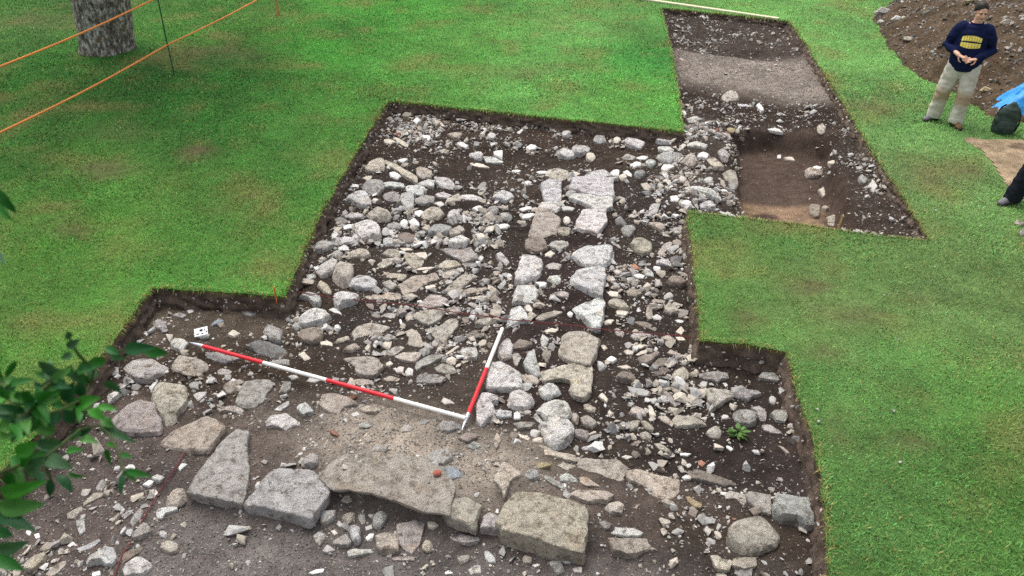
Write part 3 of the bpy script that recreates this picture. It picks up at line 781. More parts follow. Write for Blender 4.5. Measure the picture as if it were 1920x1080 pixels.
t s10 500,570 560,555 640,575 780,570 860,640 840,700 800,780 720,740 640,680 560,670 505,640 ; earthy buff slab ; half buried behind the huge dressed block
t s12 870,660 950,645 1100,690 1250,710 1250,810 1200,870 1090,890 1030,850 1020,790 900,740 ; broad half-buried slab ; in front of the dark soil, between earthy slab and grey-brown bar
t a12 450,825 490,785 600,790 760,810 740,850 700,895 560,905 500,865 ; pale boat-shaped stone ; touching the far side of the huge dressed block
t a 700,940 740,880 800,870 840,900 820,970 740,975
t s 510,690 560,690 660,770 560,765 515,740
w a 360,690 410,660 480,710 490,750 420,745 370,725
g s 225,670 280,690 400,785 380,800 300,760 240,700
g a 90,680 130,630 190,650 200,700 140,720
t s6 130,460 230,460 340,510 470,540 470,580 390,570 300,540 140,530 ; flush buff slab ; level with the soil at the near end of the long wall
t s 340,610 390,590 480,610 490,650 400,650
y s 140,590 260,590 290,610 200,640
w a18 195,190 240,145 340,130 415,150 430,210 400,260 330,300 290,290 240,230 ; knobbly white stone ; near end of the long wall, heap-side face
w a18 230,330 290,300 400,265 445,320 440,385 390,430 320,470 260,410 215,300 ; white stump stone ; last of the long wall, in front of the knobbly white stone
w s 160,250 180,215 240,290 300,305 260,335 200,290
w r16 -20,100 20,60 80,40 160,100 165,150 80,185 0,180 -30,150 ; plump white stone ; near the long wall's end, beside the speckled pale block
w r14 200,40 260,5 340,5 375,50 330,85 270,115 220,80 ; pear-shaped pale stone ; in the near end of the long wall's core
g a14 435,50 450,-10 565,-10 560,60 500,110 455,85 ; grey tapering stone ; just in front of the L-shaped buff slab
t a 540,150 570,140 630,185 615,225 545,190
t r 430,230 460,205 500,240 495,300 455,290
p a 520,255 560,220 640,290 600,330 530,310
p a 460,350 530,330 575,375 560,415 480,400
t a12 1205,270 1240,235 1350,245 1465,300 1340,325 1240,330 ; buff shark-fin stone ; lying in front of the big pink triangle
t a 880,230 910,160 960,160 1005,210 1000,245 930,240
t a 1020,140 1045,150 1080,240 1030,240
t a 855,310 900,265 960,275 940,330 890,350
t a 970,270 1010,270 1060,340 1050,365 990,330
t r 950,360 1000,355 1050,380 1040,420 980,415
p s 1090,30 1110,20 1200,80 1240,150 1220,175 1150,110
t s 1175,20 1210,20 1290,80 1350,125 1320,140 1230,80
t s 1070,445 1110,440 1190,500 1180,520 1100,490
w a 520,480 600,450 650,480 600,505 540,500
t a 650,90 680,60 720,120 710,140 670,110
p s 820,550 850,530 905,545 860,570
t s 1095,250 1140,220 1210,290 1200,325 1130,280
p a 10,280 60,270 175,285 140,325 50,340
g r 140,340 180,330 220,360 180,395 140,380
t r 150,405 200,395 240,415 220,440 160,435
t s 45,370 130,400 120,425 60,400
w a 15,215 40,195 65,220 60,260 15,260
p r 80,200 110,180 150,200 130,225 90,225
w s 1260,520 1300,515 1345,515 1310,540 1265,540
Z G 480 720 4
w a16 1660,270 1665,160 1700,75 1800,90 1810,140 1770,160 1800,220 1750,250 1690,300 ; white hooked stone ; right against the short pole's pointed foot
w a 1800,235 1820,190 1920,200 1915,250 1840,255
t s 1800,650 1860,570 1910,600 1990,690 1920,720 1860,850 1830,780 1790,720 ; buff dagger slab ; pointing at the gap beside the huge dressed block
g a12 1250,570 1340,500 1440,480 1470,550 1400,620 1340,610 ; pale grey diamond ; stone beyond the red fragment on the gritty wall bed
u a 1420,620 1500,610 1550,680 1440,745 1430,690 ; bluish grey chunk ; beside the red fragment
g r10 850,500 930,440 990,470 960,520 880,530
g r12 330,590 400,500 465,530 460,600 390,620 ; grey hump stone ; just beyond the square grey slab
g a 1370,300 1400,265 1540,295 1530,340 1440,370 1390,340 ; grey pole-foot stone ; under the crossing ends of the two poles
b a 1520,400 1580,350 1650,360 1660,410 1590,440
g a 1575,470 1640,430 1700,460 1640,500
t a 1780,420 1810,360 1840,420 1800,480
p a 1075,340 1120,300 1190,310 1160,360 1090,370
g a 770,300 830,280 880,310 840,340 780,330
g a 710,220 760,205 780,235 730,245
p a 1390,130 1410,95 1490,150 1420,160
t a 770,170 850,155 920,190 900,230 820,210
Z E 200 540 4
p r24 20,960 60,930 180,830 260,800 350,800 400,1000 410,1080 260,1090 100,1070 60,1020 ; cratered pinkish boulder ; pitted, beside the leafy branch
t r24 350,760 400,670 440,672 590,730 615,850 560,930 490,1020 420,1020 390,950 350,860 ; big tan boulder ; joined to the cratered pinkish boulder, on its pole side
g a12 140,600 230,510 340,525 440,585 420,640 320,700 220,690 170,650 ; cracked grey slab ; split across, beside the branch's longest leaf
t r10 480,560 530,510 640,520 740,550 790,590 710,620 640,650 540,625 490,600 ; smooth almond stone ; pale pink-grey, below the long pole's tip
g s10 980,840 1040,700 1120,675 1230,690 1240,740 1190,800 1180,860 1100,900 1010,905 975,870 ; grey palm-shaped slab ; alone in the soil on the near side of the long pole
g s8 730,470 850,480 950,500 1000,540 880,575 790,540 735,505 ; grey slab under pole ; lying beneath the long pole's first red band
d r14 1030,430 1080,400 1200,410 1300,440 1370,470 1320,520 1230,530 1130,480 ; dark ridged boulder ; low, touching the far side of the long pole
g a 340,260 380,220 450,260 450,310 420,330 360,295 ; grey cobble ; in the corner of the trench beyond the white card
g a 490,205 530,170 600,205 570,235
w a 600,170 630,148 655,180 620,195
w a12 480,420 510,365 570,380 610,410 570,470 520,460 ; white crumbly stone ; just off the long pole's metal tip
t a 910,350 945,305 1000,340 960,375
t r 870,745 910,700 970,710 970,770 900,785
g a 615,720 650,690 690,700 690,765 640,760
w a 650,800 690,770 750,760 740,810 690,860 665,830
p a 830,620 880,600 940,620 910,660 840,650
t a 860,930 900,895 980,895 1030,930 1020,970 960,940 890,930
w a12 1190,1010 1250,960 1340,950 1430,1000 1450,1030 1390,1050 1350,1085 1290,1050 1210,1040 ; rough whitish scallop ; in bare earth beyond the square grey slab
w a10 1420,890 1440,855 1490,850 1550,930 1530,950 1470,960
t s 1600,870 1620,790 1720,785 1860,850 1870,880 1780,900 1740,970 1650,920 ; ragged buff slab ; in the soil on the near side of the long pole
w s 1260,920 1300,880 1360,840 1370,870 1310,930
g a 1300,770 1330,700 1380,700 1380,760 1340,795
g a 1210,560 1280,540 1360,530 1370,590 1280,585
w a12 0,810 60,770 120,770 90,830 20,870 ; white leaf-side stone ; showing between the branch's leaves
g s 970,150 1060,150 1150,170 1090,210 1000,190
t a 1440,500 1480,480 1530,530 1490,550
u a 780,290 840,215 875,240 850,270 800,292 ; bluish wedge stone ; small and pointed, beside the white card
w s 650,345 700,330 770,345 760,375 710,380
w s 255,330 290,320 315,345 300,360
g a 1360,660 1410,640 1440,680 1390,695
g a 1500,700 1540,660 1600,690 1560,715
Z F 0 810 4
t r12 1240,510 1320,415 1390,430 1410,490 1340,550 1250,545 ; buff box-shaped stone ; just off the tall kite-shaped slab, on its leaf side
w s6 1170,590 1200,565 1320,560 1330,585 1240,610 1220,650 1180,640
p a12 990,770 1070,665 1110,700 1140,770 1060,800 1000,805 ; pink pyramid stone ; triangular, beside the loose red string
g a8 975,680 1000,630 1050,570 1075,600 1050,660 1000,710 ; grey finger stone ; between the pink pyramid stone and the leaves
w a 910,630 950,590 1000,580 990,620 940,660
t a10 1200,810 1260,805 1340,855 1330,910 1280,920 1205,870 ; tan five-sided stone ; at the edge of the grey gravel
g r 1185,745 1220,728 1260,760 1240,795 1195,780
w a16 640,950 700,920 790,840 850,870 880,950 850,1010 800,1010 760,970 700,970 660,990 ; large white knuckle stone ; beside the brown root-like stone
w a16 930,1040 960,980 1050,920 1130,980 1140,1030 1080,1095 950,1095 ; white corner boulder ; just in front of the brown root-like stone
t a16 180,1000 240,920 340,910 340,990 260,1060 190,1050 ; long tan boulder ; under the lowest leaves of the branch
t a 300,880 350,820 400,830 390,880 330,900
t s 340,1070 420,990 490,955 490,990 440,1060 390,1090 ; tan splinter ; between the long tan boulder and the white knuckle stone
w s 575,870 640,850 740,795 750,820 680,880 610,900
w a 570,660 630,645 640,740 600,765 575,710 ; white upright brick ; in the gravel in front of the leaves
t s 500,610 610,555 620,590 560,650 510,650
t s4 610,545 700,450 800,465 760,490 640,545 ; tan flake ; long, pointing away from the leaves
b a8 880,940 980,880 1070,875 1040,920 960,980 890,1010 ; brown root-like stone ; between the two large white stones
w a 1140,330 1190,300 1240,335 1200,375 1150,350
w a 1070,385 1120,350 1165,370 1120,410
w a 935,260 990,220 1015,270 990,300
w a 1340,270 1370,220 1405,240 1350,290
w a 1130,455 1170,430 1190,465 1150,485
w a 195,760 200,730 235,740 225,780
w a 255,765 290,755 300,790 270,800
w a 505,850 545,820 570,845 530,870
w a 690,1050 750,1045 755,1080 690,1090
g a 910,710 945,700 940,770 900,760
Z K 480 900 6
w a12 720,345 890,330 880,430 800,500 730,480 ; white bucket-shaped stone ; just off the square grey slab's near corner
t r8 960,420 1000,365 1110,360 1110,430 1040,490 980,480
g r 1150,400 1180,360 1230,380 1230,480 1190,530 1160,470
g r12 1310,420 1380,350 1480,350 1470,450 1390,540 1320,520 ; grey pebbly cobble ; in front of the gritty wall bed
w r14 1045,510 1100,480 1165,510 1180,680 1110,710 1050,600 ; white-capped cobble ; grey below, in the cluster before the gritty wall bed
g a 860,680 1010,590 1080,700 1050,760 960,750 890,730 ; olive grey stone ; beside the white-capped cobble
w a 650,620 710,580 780,610 770,680 720,740 670,700
t a14 1350,620 1440,560 1570,580 1610,720 1600,830 1420,820 1360,760 ; buff shield stone ; upright, in the cluster before the gritty wall bed
p s10 1590,510 1780,450 1900,450 1870,600 1830,740 1750,840 1650,780 1600,640 ; broad pink slab ; beside the buff shield stone in front of the wall bed
w r 1230,640 1280,590 1330,600 1310,670 1250,690
g a 1230,520 1300,500 1310,550 1240,570
w s8 1040,800 1100,770 1300,790 1310,830 1180,850 1050,870 ; white ledge stone ; at the gravel edge in front of the white-capped cobble
g a 750,800 800,720 890,790 800,820
p s 1530,880 1600,860 1780,870 1780,915 1560,905
p a 840,570 880,550 920,600 880,625
g a 900,510 930,450 970,500 960,530
w s 590,1040 680,1000 760,1000 750,1045 640,1060
t r 1860,720 1900,650 1960,660 2000,720 1960,800 1880,790
t a 1930,450 1990,440 2050,500 2000,540 1940,520
Z P 1260 160 4
p r18 370,80 400,45 470,40 520,100 480,115 400,115 ; pink rounded stone ; alone at the edge of the grey gravel shelf
w s 495,145 600,135 610,155 500,162 ; white rod-like stone ; in dark soil just past the pink rounded stone
w a 635,150 655,130 690,190 665,195
t r18 1015,540 1050,500 1150,510 1155,560 1080,575 1030,570 ; tan pit-side boulder ; on the heap-side rim of the brown pit
t r 1090,310 1120,290 1160,320 1140,355 1095,345 ; tan slope cobble ; in the stony slope beyond the brown pit
b a10 1030,900 1050,870 1110,880 1105,990 1065,1000 1030,960 ; brown pit block ; in the orange-brown floor of the pit
w a 1060,610 1090,590 1130,610 1100,640 1070,650
t a 1170,570 1230,550 1245,590 1190,605
g a 1395,700 1430,650 1470,700 1450,740 1410,735
g a 1470,760 1510,700 1540,760 1510,800
b r 1145,810 1180,790 1200,820 1170,840
t a 1110,740 1150,720 1170,780 1140,790
t a 1190,870 1240,845 1260,890 1240,940 1200,930
w a 715,330 790,310 830,355 760,345
w a 815,390 845,385 840,415 815,415
t a 870,385 940,365 950,415 890,405
'''
TONE = dict(w=(.72,.70,.665), g=(.49,.47,.44), t=(.59,.525,.44), b=(.36,.305,.26), p=(.535,.485,.44), y=(.54,.44,.27), d=(.29,.285,.28), u=(.42,.46,.49), o=(.34,.18,.125), m=(.47,.42,.355))
TONE_W = dict(w='white', g='grey', t='tan', b='brown', p='pinkish', y='yellowish', d='dark grey', u='bluish', o='reddish', m='buff')
SHAPE_W = dict(r='rounded', a='angular', s='flat')
S = []
zn = None
for ln in STONES.strip().splitlines():
    if ln.startswith('Z '):
        f = ln.split(); zn = (float(f[2]), float(f[3]), float(f[4])); continue
    parts = [q.strip() for q in ln.split(';')]
    f = parts[0].split()
    tone, shp = f[0], f[1][0]
    h = float(f[1][1:])/100 if len(f[1]) > 1 else None
    px = np.array([[float(c) for c in q.split(',')] for q in f[2:]])/zn[2] + np.array(zn[:2])
    area = .5*abs(np.sum(px[:, 0]*np.roll(px[:, 1], -1) - px[:, 1]*np.roll(px[:, 0], -1)))
    S.append(dict(tone=tone, shp=shp, h=h, px=px, c=px.mean(0), area=area, handle=parts[1] if len(parts) > 1 else None,
                  ctx=parts[2] if len(parts) > 2 else None))
NAMED = [s for s in S if s['handle']]
rest = sorted([s for s in S if not s['handle']], key=lambda s: -s['area'])
MAXS = 300
SINGLE = NAMED + rest[:MAXS-len(NAMED)]
LOOSE = rest[MAXS-len(NAMED):]

def outline(px, z, n, smooth):
    w = np.array([tuple(unp(a, b, z))[:2] for a, b in px])
    k = len(w); seg = np.linalg.norm(np.roll(w, -1, 0)-w, axis=1); L = seg.sum(); out = []
    cum = np.concatenate([[0], np.cumsum(seg)])
    for q in np.arange(n)/n*L:
        i = min(np.searchsorted(cum, q, side='right')-1, k-1)
        t = (q-cum[i])/max(seg[i], 1e-9)
        out.append(w[i]*(1-t)+w[(i+1) % k]*t)
    out = np.array(out)
    for _ in range(smooth): out = .5*out + .25*(np.roll(out, 1, 0)+np.roll(out, -1, 0))
    return out
PROF = dict(r=[(-.55,.82),(-.1,.96),(.25,1.01),(.55,.99),(.78,.90),(.93,.70),(1.0,.44),(1.02,.2)],
            a=[(-.9,.99),(-.2,1.02),(.4,1.02),(.76,.99),(.94,.93),(1.0,.80),(1.0,.45),(1.0,.2)],
            s=[(-1.2,.99),(-.2,1.01),(.5,1.015),(.84,1.0),(.97,.965),(1.0,.88),(1.0,.5),(1.0,.2)])
def stone_mesh(s, rd):
    """solid rock grown from an outline; returns base point, vertices, quads, cap"""
    px, shp = s['px'], s['shp']
    cx, cy = s['c']
    base = hit(cx, cy)
    w = np.array([tuple(unp(a, b, base.z))[:2] for a, b in px])
    v = np.array([base.x, base.y]); dist = np.linalg.norm(v); v = v/dist
    sidev = np.array([-v[1], v[0]])
    dep = np.ptp(w@v); wid = np.ptp(w@sidev)
    ang = math.atan2(CAM_H-base.z, dist); sa, ca = math.sin(ang), math.cos(ang)
    e = dep*sa                                   # apparent height across the line of sight
    h = s['h'] or {'r': .42, 'a': .27, 's': .13}[shp]*min(wid, e/ .8)
    if shp == 's' and not s['h']: h = min(max(h, .015), .05)
    if s['h']: h *= {'r': .46, 'a': .42, 's': .33}[shp]
    h = min(h, (.6 if shp == 'r' else .45)*e/ca)
    if shp == 'r': L = 2*math.sqrt(max((e/2)**2-(h*ca/2)**2, (.3*e)**2))/sa
    else: L = max(e-.8*h*ca, .5*e)/sa
    zc = base.z + h*.5
    n = 48 if s['area'] > 900 else 32
    smooth = {'r': 4, 'a': 0, 's': 0}[shp]
    o = outline(px, zc, n, smooth)
    c = o.mean(0)
    inwall = s['handle'] is not None and pip(np.array([cx]), np.array([cy]), ZONES['wall'])[0]     # set tight in a course
    rel = (o-c)*(1.13 if inwall else 1.06)
    if inwall: L = max(e-.3*h*ca, .5*e)/sa*1.13
    a_, b_ = rel@v, rel@sidev
    a_ = a_*min(1.0, L/max(np.ptp(a_), 1e-6))
    rel = a_[:, None]*v + b_[:, None]*sidev
    size = math.sqrt(max(wid*L, 1e-6))
    if shp != 'r':       # chipped, broken edge
        sdd = rd.uniform(0, 50)
        rel = rel*np.array([1+.055*mnoise.noise(Vector((q[0]/size*4.5, q[1]/size*4.5, sdd)))+.05*mnoise.noise(Vector((q[0]/size*11, q[1]/size*11, sdd))) for q in rel])[:, None]
    zb = float(H(c[0], c[1])) - (.004 if s['tone'] != 'm' else -.006)
    sd = rd.uniform(0, 100)
    amp = {'r': .042, 'a': .036, 's': .022}[shp]*size
    tx, ty = rd.uniform(-.16, .16), rd.uniform(-.16, .16)
    V = []
    prof = PROF[shp]
    for k, (zf, sc) in enumerate(prof):
        for i in range(n):
            p = rel[i]*sc
            q = Vector((p[0], p[1], zf*h))
            nn = mnoise.noise_vector(q*(2.4/size) + Vector((sd, sd*1.7, 0)))
            n2 = mnoise.noise_vector(q*(9/size) + Vector((sd*2, 3, sd)))
            q += nn*amp + n2*amp*.6
            if zf > .3: q.z += (p[0]*tx + p[1]*ty)*(.9 if shp != 's' else .5)
            V.append(q)
    V.append(Vector((0, 0, h)) + Vector((0, 0, mnoise.noise(Vector((sd, 0, 0)))*amp)))
    # knock flats off it
    for _ in range({'r': 9, 'a': 6, 's': 3}[shp]):
        az = rd.uniform(0, 6.283); el = rd.uniform(.2, 1.3) if shp == 'r' else (rd.uniform(.75, 1.35) if shp == 'a' else rd.uniform(.9, 1.4))
        nv = Vector((math.cos(az)*math.cos(el), math.sin(az)*math.cos(el), math.sin(el)))
        ext = max(nv.dot(q) for q in V)
        d = ext*(rd.uniform(.80, .95) if shp == 'r' else rd.uniform(.84, .97))
        for q in V:
            over = nv.dot(q)-d
            if over > 0 and q.z > -.2*h: q -= nv*over*.93
    K = len(prof); Q = []
    for k in range(K-1):
        for i in range(n):
            j = (i+1) % n
            Q.append((k*n+i, k*n+j, (k+1)*n+j, (k+1)*n+i))
    T = [((K-1)*n+i, (K-1)*n+(i+1) % n, K*n) for i in range(n)]
    B = tuple(reversed(range(n)))
    return Vector((c[0], c[1], zb)), [tuple(q) for q in V], Q, T, B
# labels for the stones that have no phrase of their own: found by the named stones around them
def dir_word(s, t):
    dx, dy = s['c']-t['c']
    if abs(dy)*1.35 > abs(dx): return 'just beyond' if dy < 0 else 'just in front of'
    return 'on the tree side of' if dx < 0 else 'on the heap side of'
seen = set()
for s in NAMED:
    s['label'] = s['handle'] + ', ' + s['ctx']; seen.add(s['label'].lower())
def auto_label(s):
    size = 'small ' if s['area'] < 700 else ('mid-sized ' if s['area'] < 1100 else 'larger ')
    lead = size + TONE_W[s['tone']] + ' ' + SHAPE_W[s['shp']] + ' stone '
    near = sorted(NAMED, key=lambda t: math.hypot(*((s['c']-t['c'])*np.array([1, 1.35]))))
    opts = []
    for a in near[:4]:
        opts.append(dir_word(s, a) + ' the ' + a['handle'])
    a = near[0]; va = a['c']-s['c']
    for b in near[1:7]:
        vb = b['c']-s['c']
        if np.dot(va, vb) < -.2*np.linalg.norm(va)*np.linalg.norm(vb): opts.insert(0, 'between the ' + a['handle'] + ' and the ' + b['handle'])
    for ext in ('', ' slightly farther out'):
        for o in opts:
            l = lead + o + ext
            if len(l.replace(',', '').split()) > 16: l = lead.replace(SHAPE_W[s['shp']] + ' ', '') + o + ext
            if l.lower() not in seen and len(l.split()) <= 16:
                seen.add(l.lower()); return l
    return lead + 'near the ' + near[0]['handle']
for k, s in enumerate(SINGLE):
    rd = random.Random(1000+k)
    base, V, Q, T, B = stone_mesh(s, rd)
    me = bpy.data.meshes.new('stone')
    me.from_pydata(V, [], Q+T+[B]); me.update()
    me.polygons.foreach_set('use_smooth', [True]*len(me.polygons))
    me.set_sharp_from_angle(angle=R(24))
    nm = 'flat_stone' if s['shp'] == 's' else ('boulder' if s['shp'] == 'r' and s['area'] > 1200 else 'stone')
    o = link(nm, me, M_stone, loc=base)
    f = rd.uniform(.86, 1.12)
    j = [rd.uniform(.97, 1.03) for _ in range(3)]
    o.color = (*[min(.8, c*f*q) for c, q in zip(TONE[s['tone']], j)], 1)
    lab = s.get('label') or auto_label(s)
    tag(o, lab, 'slab' if s['shp'] == 's' else 'stone', 'stones uncovered in the trench')

# ------------------------------------------------------------------ rubble, pebbles and grit
def template(sub, seed):
    rd = random.Random(seed)
    bm = bmesh.new(); bmesh.ops.create_icosphere(bm, subdivisions=sub, radius=1)
    V = [v.co.copy() for v in bm.verts]; F = [tuple(v.index for v in f.verts) for f in bm.faces]; bm.free()
    for q in V: q *= 1+.22*mnoise.noise(q*1.3+Vector((seed*3.1, 0, 0)))
    for _ in range(9 if sub > 1 else 3):
        nv = Vector((rd.gauss(0, 1), rd.gauss(0, 1), rd.gauss(0, 1))).normalized(); d = rd.uniform(.5, .8)
        for q in V:
            ov = nv.dot(q)-d
            if ov > 0: q -= nv*ov
    sc = Vector((1, rd.uniform(.5, .95), rd.uniform(.3, .7)))
    return np.array([tuple(q*sc) for q in V]), np.array(F)
def shard(seed, n, flat_):
    """broken angular fragment: hull of a few random points"""
    rd = random.Random(seed); bm = bmesh.new()
    for _ in range(n):
        q = Vector((rd.gauss(0, 1), rd.gauss(0, 1), rd.gauss(0, 1))).normalized()*rd.uniform(.75, 1.1)
        bm.verts.new((q.x, q.y*rd.uniform(.6, .95), q.z*flat_))
    r = bmesh.ops.convex_hull(bm, input=bm.verts)
    bmesh.ops.delete(bm, geom=list({g for g in r['geom_interior'] + r['geom_unused'] if isinstance(g, bmesh.types.BMVert)}), context='VERTS')
    bmesh.ops.triangulate(bm, faces=bm.faces)
    bm.verts.index_update()
    out = np.array([tuple(v.co) for v in bm.verts]), np.array([tuple(v.index for v in f.verts) for f in bm.faces]); bm.free()
    return out
T1 = [shard(50+i, 9, rnd.uniform(.45, .8)) for i in range(10)]
T2_ = [shard(90+i, rnd.randint(11, 18), rnd.uniform(.42, .75)) for i in range(20)]
T3 = [shard(190+i, rnd.randint(9, 13), rnd.uniform(.2, .4)) for i in range(16)]     # flat shards
def rocks(name, P, size, cols, temps, tilt=.45, sink=.3, mat=None, parent=None, seed=1, label=None, cat=None, extra=None):
    rg = np.random.RandomState(seed)
    n = len(P); ti = rg.randint(0, len(temps), n)
    Vs, Fs, Cs = [], [], []; off = 0
    az = rg.uniform(0, 2*np.pi, n); t1 = rg.normal(0, tilt, n); t2 = rg.normal(0, tilt, n)
    ca, sa_ = np.cos(az), np.sin(az)
    for k, (tv, tf) in enumerate(temps):
        m = np.nonzero(ti == k)[0]
        if not len(m): continue
        v = tv[None]*size[m][:, None, None]
        x, y, z = v[..., 0], v[..., 1], v[..., 2]
        c, s = np.cos(t1[m])[:, None], np.sin(t1[m])[:, None]; y, z = y*c-z*s, y*s+z*c
        c, s = np.cos(t2[m])[:, None], np.sin(t2[m])[:, None]; x, z = x*c+z*s, -x*s+z*c
        c, s = ca[m][:, None], sa_[m][:, None]; x, y = x*c-y*s, x*s+y*c
        zmin = z.min(1, keepdims=True); zr = z.max(1, keepdims=True)-zmin
        v = np.stack([x+P[m, 0][:, None], y+P[m, 1][:, None], z-zmin-sink*zr+P[m, 2][:, None]], -1)
        Vs.append(v.reshape(-1, 3)); nv = len(tv)
        Fs.append((tf[None] + (off+np.arange(len(m))*nv)[:, None, None]).reshape(-1, 3)); off += len(m)*nv
        Cs.append(np.repeat(cols[m], nv, 0))
    V, F, C = np.concatenate(Vs), np.concatenate(Fs), np.concatenate(Cs)
    eq = None
    if extra:
        ev, eq, et, ec = extra
        eq = eq + len(V); F = np.concatenate([F, et + len(V)])
        V = np.concatenate([V, ev]); C = np.concatenate([C, ec])
    me = mesh_np(name, V, eq, F)
    vcol(me, C)
    o = link(name, me, mat or M_rubble, parent)
    tag(o, label, cat, kind='stuff')
    return o
PAL = np.array([TONE['w'], TONE['g'], TONE['t'], TONE['p'], TONE['b'], TONE['d'], TONE['o']])*.8
def pick_cols(n, wts, rg):
    i = rg.choice(len(PAL), n, p=np.array(wts)/np.sum(wts))
    return PAL[i]*rg.uniform(.72, 1.15, n)[:, None]
# footprint of traced stones in photo pixels, so loose rubble fills only the gaps
OCC = np.zeros((560, 980), bool)
yy, xx = np.mgrid[0:560, 0:980]
for s in S:
    if s['tone'] == 'm': continue
    p = s['px']/2
    x0, y0 = np.maximum(np.floor(p.min(0)).astype(int)-1, 0); x1, y1 = np.ceil(p.max(0)).astype(int)+2
    OCC[y0:y1, x0:x1] |= pip(xx[y0:y1, x0:x1]+.5, yy[y0:y1, x0:x1]+.5, [tuple(q) for q in p])
DENS = [  # zone, grit, pebbles, cobbles per square metre
    (None, 500, 230, 55), ('tumble', 350, 330, 215), ('slabs', 400, 330, 185), ('rubbleside', 500, 430, 230), ('wall', 350, 300, 110), ('topdark', 500, 400, 115),
    ('upper', 400, 260, 22), ('farband', 500, 300, 44), ('shelf', 1300, 90, 1), ('bank', 300, 400, 240), ('slope', 600, 380, 66), ('leftwing', 700, 150, 18),
    ('polesoil', 500, 130, 16), ('midsoil', 900, 120, 10), ('front', 800, 220, 30), ('mortar', 1300, 220, 14), ('wing', 450, 270, 85), ('below', 1000, 240, 42),
    ('leftlow', 1100, 320, 55), ('gravel', 1900, 180, 10), ('darkwing', 300, 80, 4), ('darkclear', 260, 60, 3), ('rim', 350, 420, 120), ('pit', 80, 4, 0)]
BIG = dict(tumble=24, slabs=14, rubbleside=15, bank=20, wall=11, topdark=9, wing=11, below=6, leftlow=7, upper=1.5, slope=3, front=2, pit=0, darkclear=0, darkwing=0, polesoil=0, midsoil=.4, mortar=.5, gravel=.3, shelf=0, farband=2, leftwing=.8, rim=8)
dens = np.zeros(XX.shape + (4,))
for zname, *dv in DENS:
    dv = dv + [BIG.get(zname, 4)]
    if zname is None: dens[:] = dv
    else:
        mk = mask(ZONES[zname], 4, -.45 if zname == 'pit' else -.2)[..., None]
        dens = dens*(1-mk) + np.array(dv)*mk
inner = inside & (edge_d > .03)
# only what the camera side of the frame could show
PXg, PYg = project(XX, YY, Hg)
inview = (PXg > -160) & (PXg < 2080) & (PYg > -60) & (PYg < 1190)
dens *= (inner & inview)[..., None]
clus = fbm(XX, YY, 3.2, 3, 300)
dens[..., 1] *= np.clip((clus-.36)*4.6, .14, 2.4); dens[..., 2] *= np.clip((clus-.38)*4, 0, 2.2); dens[..., 3] *= np.clip((clus-.36)*4, .2, 2)
def scatter(k, rg):
    lam = np.maximum(dens[..., k], 0)*GS*GS
    cnt = rg.poisson(lam)
    iy, ix = np.nonzero(cnt); rep = cnt[iy, ix]
    iy, ix = np.repeat(iy, rep), np.repeat(ix, rep)
    x = gx[ix] + rg.uniform(0, GS, len(ix)); y = gy[iy] + rg.uniform(0, GS, len(iy))
    z = H(x, y)
    return np.stack([x, y, z], 1)
rg = np.random.RandomState(5)
P = scatter(0, rg)
sz = rg.uniform(.004, .0125, len(P))
rocks('gravel', P, sz, pick_cols(len(P), (1.5, 4, 4, 1.5, 4, 1.5, .3), rg)*.62, T1, sink=.25, seed=2,
      label='fine grit and small gravel strewn over the trench floor', cat='gravel')
P = scatter(1, rg); C_ = scatter(2, rg); D_ = scatter(3, rg)
sz = np.concatenate([.013*np.exp(rg.normal(.12, .42, len(P))), rg.uniform(.028, .066, len(C_)), rg.uniform(.065, .098, len(D_))])
sz = np.clip(sz, .008, .1)
P = np.concatenate([P, C_, D_])
pu, pv = project(P[:, 0], P[:, 1], P[:, 2]+.01)
oc = OCC[np.clip((pv/2).astype(int), 0, 559), np.clip((pu/2).astype(int), 0, 979)]
up = OCC[np.clip(((pv+5)/2).astype(int), 0, 559), np.clip((pu/2).astype(int), 0, 979)]
k = ~((oc & (sz > .019)) | (up & (sz > .04)))
P, sz = P[k], sz[k]
far_w = np.clip((P[:, 1]-5)/5, 0, 1)
wts_n = pick_cols(len(P), (2.6, 5, 5, 1.7, 1.6, .3, .05), rg)
# small traced stones join the loose rubble where they lie
ev, eq, et, ec = [], [], [], []; off = 0
for kk, s in enumerate(LOOSE):
    rd = random.Random(5000+kk)
    base, V, Q, T, B = stone_mesh(s, rd)
    V = np.array(V) + np.array(base)
    ev.append(V); ec.append(np.repeat([np.array(TONE[s['tone']])*rd.uniform(.85, 1.1)], len(V), 0))
    eq.append(np.array(Q) + off); et.append(np.array(T) + off)
    n_ = len(V); off += n_
rocks('rubble', P, sz, wts_n, T2_[:14]+T3, tilt=.4, sink=.28, seed=3, label='loose stone rubble and pebbles lying between the larger stones', cat='rubble',
      extra=(np.concatenate(ev), np.concatenate(eq), np.concatenate(et), np.concatenate(ec)))
# stones showing in the cut sides
m = rg.randint(0, nr, 900); t = rg.uniform(.25, .95, 900)
p = ring[m] + nrm[m]*(.03*t)[:, None]
z = H(p[:, 0], p[:, 1])*t
rocks('side_pebbles', np.concatenate([p, z[:, None]], 1), rg.uniform(.008, .03, 900), pick_cols(900, (2, 4, 4, 1, 3, 1, .2), rg), T2_, tilt=1.2, sink=.5, seed=4,
      label='pebbles sticking out of the cut trench sides', cat='pebbles')
